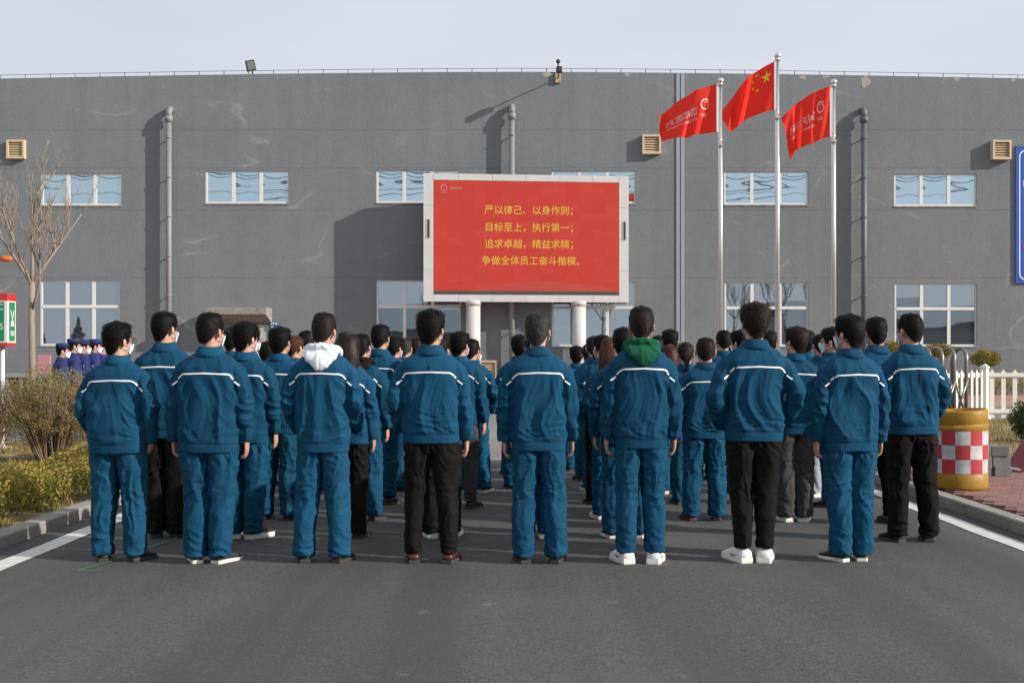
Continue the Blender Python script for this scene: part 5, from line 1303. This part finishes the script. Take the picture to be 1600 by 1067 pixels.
for x0, x1, e, rdg in ((-22, 3, 4.6, 7.2), (28, 62, 5.2, 7.6)):
    g.add([(x0-.4, .5, e-.1), (x1+.4, .5, e-.1), (x1+.4, -7, rdg), (x0-.4, -7, rdg), (x1+.4, -14.5, e-.1), (x0-.4, -14.5, e-.1)], [(0, 1, 2, 3), (3, 2, 4, 5)])
g.build('roof', mat('shed_roof', (0.30, 0.33, 0.35), 0.6), shd)
# dark conifers mirrored in the left window
M['leaf_conifer'] = leaf_mat('conifer_leaf', (0.010, 0.018, 0.008), (0.018, 0.03, 0.012), (0.03, 0.045, 0.018))
for i, (x, y, h) in enumerate(((-37, -12, 4.6), (-40, -13, 3.8), (-42.5, -12, 5.2), (-34.5, -13, 3.6))):
    t = empty('conifer', (x, y, -.02), 0, 'dark conifer behind the viewer, %s of four mirrored in the lower left window' % ('third from left', 'second from left', 'leftmost', 'rightmost')[i], 'tree', 'conifers mirrored in the lower left window')
    MB().tube([(0, 0, 0), (0, 0, h*.9)], [.12, .03], 8).build('trunk', M['twig'], t)
    rg = np.random.default_rng(80+i); n = 3500; z = rg.random(n)**1.3; a = rg.uniform(0, 6.283, n); rr = (1-z)*h*.32*(.35+.65*np.sqrt(rg.random(n)))*(1+.25*np.sin(z*40))
    obj('crown', leaf_mesh('crown', np.stack([rr*np.cos(a), rr*np.sin(a), .25+z*(h-.25)], 1), .22, .2, None, rg), M['leaf_conifer'], t)['kind'] = 'stuff'

# ------------------------------------------------------------------ things on the left lawn
M['box_white'] = mat('light_box_white', (0.72, 0.72, 0.70), 0.4); M['box_red'] = mat('light_box_red', (0.50, 0.025, 0.025), 0.4); M['box_green'] = mat('light_box_green', (0.01, 0.22, 0.09), 0.4)
LY = 18.0
sg = empty('assembly_sign', (FX(12, LY), LY, .07), 0, 'white, red and green assembly sign box on a white post at the left edge', 'sign')
z0, z1 = FZ(540, LY)-.07, FZ(459, LY)-.07
MB().box(-1.0, 0, 0, .30, z0, z1, .008).build('sign_box', M['box_white'], sg)
for za, zb_ in ((z1-.10, z1+.004), (z0-.004, z0+.045)): MB().box(-1.004, .004, -.004, .304, za, zb_, .004).build('red_band', M['box_red'], sg)
MB().box(-.94, -.05, -.006, -.001, z0+.07, z1-.12).build('green_panel', M['box_green'], sg)
gp = MB().box(.001, .006, .05, .25, z0+.07, z1-.12); gp.build('green_panel', M['box_green'], sg)
tv, tf = text_mesh('C', .13, 'RIGHT'); MB().add(*facing(tv, tf, -.06, -.009, z0+.53)).build('lettering', M['box_white'], sg)
tv, tf = text_mesh('S', .13, 'RIGHT'); MB().add(*facing(tv, tf, -.06, -.009, z0+.24)).build('lettering', M['box_white'], sg)
ic = MB(); zc = (z0+z1)/2+.02
def side_poly(pts): ic.add([(.009, .15+a, zc+b) for a, b in pts], [tuple(range(len(pts)))])
for k in range(4):
    a = R(45+90*k); c_, s_ = math.cos(a), math.sin(a); rot = lambda u, v: ((u*c_-v*s_)*.75, (u*s_+v*c_)*1.55)
    side_poly([rot(.035, 0), rot(.07, -.03), rot(.07, -.012), rot(.11, -.012), rot(.11, .012), rot(.07, .012), rot(.07, .03)])
side_poly([(.022*math.cos(q), .015+.03*math.sin(q)) for q in np.linspace(0, 2*math.pi, 14, endpoint=False)]); side_poly([(-.02, -.11), (.02, -.11), (.026, -.02), (-.026, -.02)])
for zz in (-.2, -.225, -.25): side_poly([(-.07, zz), (.07, zz), (.07, zz+.012), (-.07, zz+.012)])
ic.build('pictogram', M['box_white'], sg)
MB().tube([(-.14, .15, 0), (-.14, .15, z0)], .032, 12).build('post', M['box_white'], sg, True)
MB().tube([(-.86, .15, 0), (-.86, .15, z0)], .045, 12).build('post', M['box_white'], sg, True)
MB().box(-.24, -.04, .05, .25, 0, .03).build('base_plate', M['box_white'], sg)
GY = 27.0
bn = empty('grey_stand', (FX(43, GY), GY, 0), 0, 'low grey metal stand with open bays behind the bare tree', 'stand')
M['greypaint'] = mat('grey_paint', (0.26, 0.27, 0.28), 0.6)
hwid = FX(80, GY)-FX(43, GY)
MB().box(-hwid-.04, hwid+.04, -.03, .53, .99, 1.07, .01).build('top', M['greypaint'], bn)
MB().box(-hwid, hwid, .0, .5, .02, .66).build('lower_panel', M['greypaint'], bn)
for xx in (-hwid, -hwid+.33, -hwid+.52, hwid-.30, hwid-.08): MB().box(xx, xx+.08, .002, .5, .662, .988).build('upright', M['greypaint'], bn)
MB().box(-hwid+.09, -hwid+.33, .30, .33, .664, .986).build('back_panel', M['steel_dark'], bn)
pkp = MB().box(0, .30, 0, .04, 0, .42, .005).build('pink_board', mat('pink_board', (0.48, 0.22, 0.24), 0.7), None, loc=(FX(58, 28), 28.0, .985), rot=(0, 0, 0))
pkp.location = (FX(58, GY+.3), GY+.3, 1.07); tag(pkp, 'small faded pink board standing on the low grey stand', 'board')

# ------------------------------------------------------------------ things on the right pavement
# crash barrel
M['barrel'] = mat('yellow_barrel_plastic', (0.35, 0.185, 0.006), 0.55, noise=(4, 0.7, (0.26, 0.13, 0.006), (1, 1, 2)), bump=(8, 0.3, 0.02))
M['refl_white'] = mat('silver_reflective_film', (0.66, 0.66, 0.66), 0.35, metal=0.2, noise=(9, 0.85, (0.38, 0.38, 0.38), (1, 1, 1.5)))
M['refl_red'] = mat('red_reflective_film', (0.46, 0.035, 0.05), 0.4, noise=(9, 0.7, (0.36, 0.05, 0.06), (1, 1, 1)))
ba = empty('crash_barrel', (4.475, 12.25, .108), R(8), 'yellow plastic crash barrel with red and silver checks on the pavement', 'barrel'); ba.scale = (.925, .925, .915)
n_ = 40; rad = .292; Hb = .86
prof = [(.285, 0), (.297, .012), (.300, .03), (.298, .165), (.291, .175), (.289, .64), (.294, .65), (.294, .70), (.291, .705), (.291, .715), (.294, .72), (.288, .84), (.280, .86), (.262, .86), (.255, .78), (.02, .775)]
bv, bf = lathe_vf(prof, n_); bv = [(x*(1+.02*math.sin(3*math.atan2(y, x)+z*4)), y, z+(.018*x/.3 if z > .7 else 0)) for x, y, z in bv]
MB().add(bv, bf).build('barrel_body', M['barrel'], ba, True)
ncol = 12
for r_ in range(3):
    for c in range(ncol):
        V = []; F = []
        for k in range(5):
            a = 2*math.pi*(c+k/4)/ncol - .1
            for z in (.178+r_*.154, .178+(r_+1)*.154-.003): V.append((.2945*math.cos(a)*(1+.02*math.sin(3*a+z*4)), .2945*math.sin(a), z))
        for k in range(4): F.append((2*k, 2*k+2, 2*k+3, 2*k+1))
        MB().add(V, F).build('reflective_check', M['refl_red'] if (r_+c) % 2 else M['refl_white'], ba, True)
# folded sliding gate of bent steel tubes
M['gate_steel'] = mat('stainless_tube', (0.24, 0.225, 0.20), 0.38, metal=0.8)
gt = empty('folding_gate', (5.0, 13.9, .108), R(8), 'folded stainless steel sliding gate of arched tubes behind the barrel', 'gate')
for i in range(5):
    x = -.50+i*.145; lo = 0.0
    pts = [(x, -.16, .05), (x, -.16, 1.28)] + [(x+.02*math.sin(a), -.16*math.cos(a), 1.28+.14*math.sin(a)) for a in np.linspace(.3, math.pi-.3, 7)] + [(x, .16, 1.28), (x, .16, .05)]
    MB().tube(pts, .021, 10).build('arch', M['gate_steel'], gt, True)
for i in range(4):
    x = -.50+i*.145
    for yy in (-.16, .16):
        for zc_ in (.35, .85):
            MB().tube([(x, yy-.03, zc_-.22), (x+.145, yy-.03, zc_+.22)], .014, 6).tube([(x+.145, yy+.0, zc_-.22), (x, yy+.0, zc_+.22)], .014, 6).build('lattice_bar', M['gate_steel'], gt, True)
for i in range(5):
    for yy in (-.16, .16): MB().tube([(-.50+i*.145-.02, yy, .04), (-.50+i*.145+.02, yy, .04)], .04, 10).build('wheel', M['steel_dark'], gt)
# stacked grey blocks
M['block'] = mat('grey_concrete_block', (0.19, 0.19, 0.19), 0.9, noise=(12, 0.7, (0.13, 0.13, 0.13), (1, 1, 1)), bump=(50, 0.5, 0.006), rnd=0.15)
bm_ = MB().box(-.098, .098, -.10, .10, 0, .108, .008); bme = mesh('concrete_block', bm_.V, bm_.F)
posn = ('left block of the bottom layer in the grey stack by the barrel', 'right block of the bottom layer in the grey stack by the barrel', 'left block of the middle layer in the grey stack by the barrel', 'right block of the middle layer in the grey stack by the barrel', 'left block on top of the grey stack by the barrel', 'right block on top of the grey stack by the barrel')
for k in range(6):
    o = obj('concrete_block', bme, M['block'], None, (5.20+.2*(k % 2)+random.uniform(-.01, .01), 13.6+random.uniform(-.02, .02), .109+.1095*(k//2)), (0, 0, random.uniform(-.08, .08)))
    tag(o, posn[k], 'block', 'grey blocks stacked by the barrel')
# red folding floor board at the edge
rb = empty('red_board', (5.99, 14.1, .108), R(4), 'red folding floor board with a white foot strip at the right edge', 'board')
M['redboard'] = mat('red_board_plastic', (0.20, 0.012, 0.016), 0.5)
for sx, nm in ((-1, 'panel'), (1, 'panel')):
    MB().add([(sx*.24, -.2, 0), (sx*.24, .2, 0), (sx*.02, .2, .33), (sx*.02, -.2, .33), (sx*.22, -.2, 0), (sx*.22, .2, 0), (0, .2, .33), (0, -.2, .33)], [(0, 1, 2, 3), (7, 6, 5, 4), (0, 3, 7, 4), (1, 5, 6, 2), (3, 2, 6, 7), (0, 4, 5, 1)]).build(nm, M['redboard'], rb)
    MB().add([(sx*(.243-.012), -.19, .02), (sx*(.243-.012), .10, .02), (sx*(.243-.022), .10, .045), (sx*(.243-.022), -.19, .045)], [(0, 1, 2, 3)]).build('white_strip', M['white_print'], rb)
# white picket fence
M['fence'] = mat('white_pvc', (0.74, 0.71, 0.66), 0.5, noise=(3, 0.5, (0.64, 0.61, 0.56), (1, 1, 1)))
half = [(.048, 0), (.048, .90), (.030, .905), (.030, .935), (.052, .955), (.040, .985), (.060, 1.005), (.034, 1.02), (.016, 1.045), (0, 1.075)]
outl = half + [(-x, z) for x, z in reversed(half[:-1])]; no = len(outl)
PV = [(x, -.011, z) for x, z in outl] + [(x, .011, z) for x, z in outl]
PF = [tuple(range(no)), tuple(range(2*no-1, no-1, -1))] + [(i, no+i, no+(i+1) % no, (i+1) % no) for i in range(no)]
pick = mesh('picket', PV, PF)
psm = MB().box(-.065, .065, -.065, .065, 0, 1.12).box(-.08, .08, -.08, .08, 1.12, 1.15).add([(-.075, -.075, 1.15), (.075, -.075, 1.15), (.075, .075, 1.15), (-.075, .075, 1.15), (0, 0, 1.22)], [(0, 1, 4), (1, 2, 4), (2, 3, 4), (3, 0, 4)]).box(-.13, .13, -.13, .13, 0, .05).box(-.10, .10, -.10, .10, .05, .09)
psmesh = mesh('post', psm.V, psm.F)
def fence(p, q, label, gap):
    p = np.array(p); q = np.array(q); L = np.linalg.norm(q-p); d = (q-p)/L; ang = math.atan2(d[1], d[0])
    t = empty('picket_fence', (p[0], p[1], .08), ang, label, 'fence', 'white picket fence by the right lawn')
    for z in (.14, .93): MB().box(.07, L-.07, -.042, -.012, z, z+.085).build('rail', M['fence'], t)
    k = int(L/gap)
    for i in range(k):
        x = gap*(i+.6)
        if x < L-.1: obj('picket', pick, M['fence'], t, (x, 0, .02))
    x = 0
    obj('post', psmesh, M['fence'], t, (0, 0, 0))
    return t
fence((10.28, 26.6), (16.5, 26.6), 'white picket fence section running right from the corner post', .25)
fence((10.23, 26.5), (7.6, 23.8), 'white picket fence section angled from the corner post towards the folding gate', .25)

# overhead wires behind the viewer, mirrored in the upper windows
ow = empty('power_line', (0, -18, 0), 0, 'overhead power line on two poles behind the viewer, mirrored in upper windows', 'power line')
M['wire'] = mat('black_wire', (0.02, 0.02, 0.02), 0.6)
for x in (-62, 62):
    MB().tube([(x, 0, -.02), (x, 0, 20)], [.2, .13], 10).build('pole', M['concrete'], ow, True); MB().box(x-.06, x+.06, -1.6, 1.6, 19.2, 19.4).build('cross_arm', M['steel_dark'], ow)
for yy, zz in ((-1.5, 19.3), (0, 20), (1.5, 19.3), (0, 18.2)):
    MB().tube([(x, yy, zz-2.6*(1-(x/62)**2)) for x in np.linspace(-62, 62, 41)], .05, 5).build('wire', M['wire'], ow)
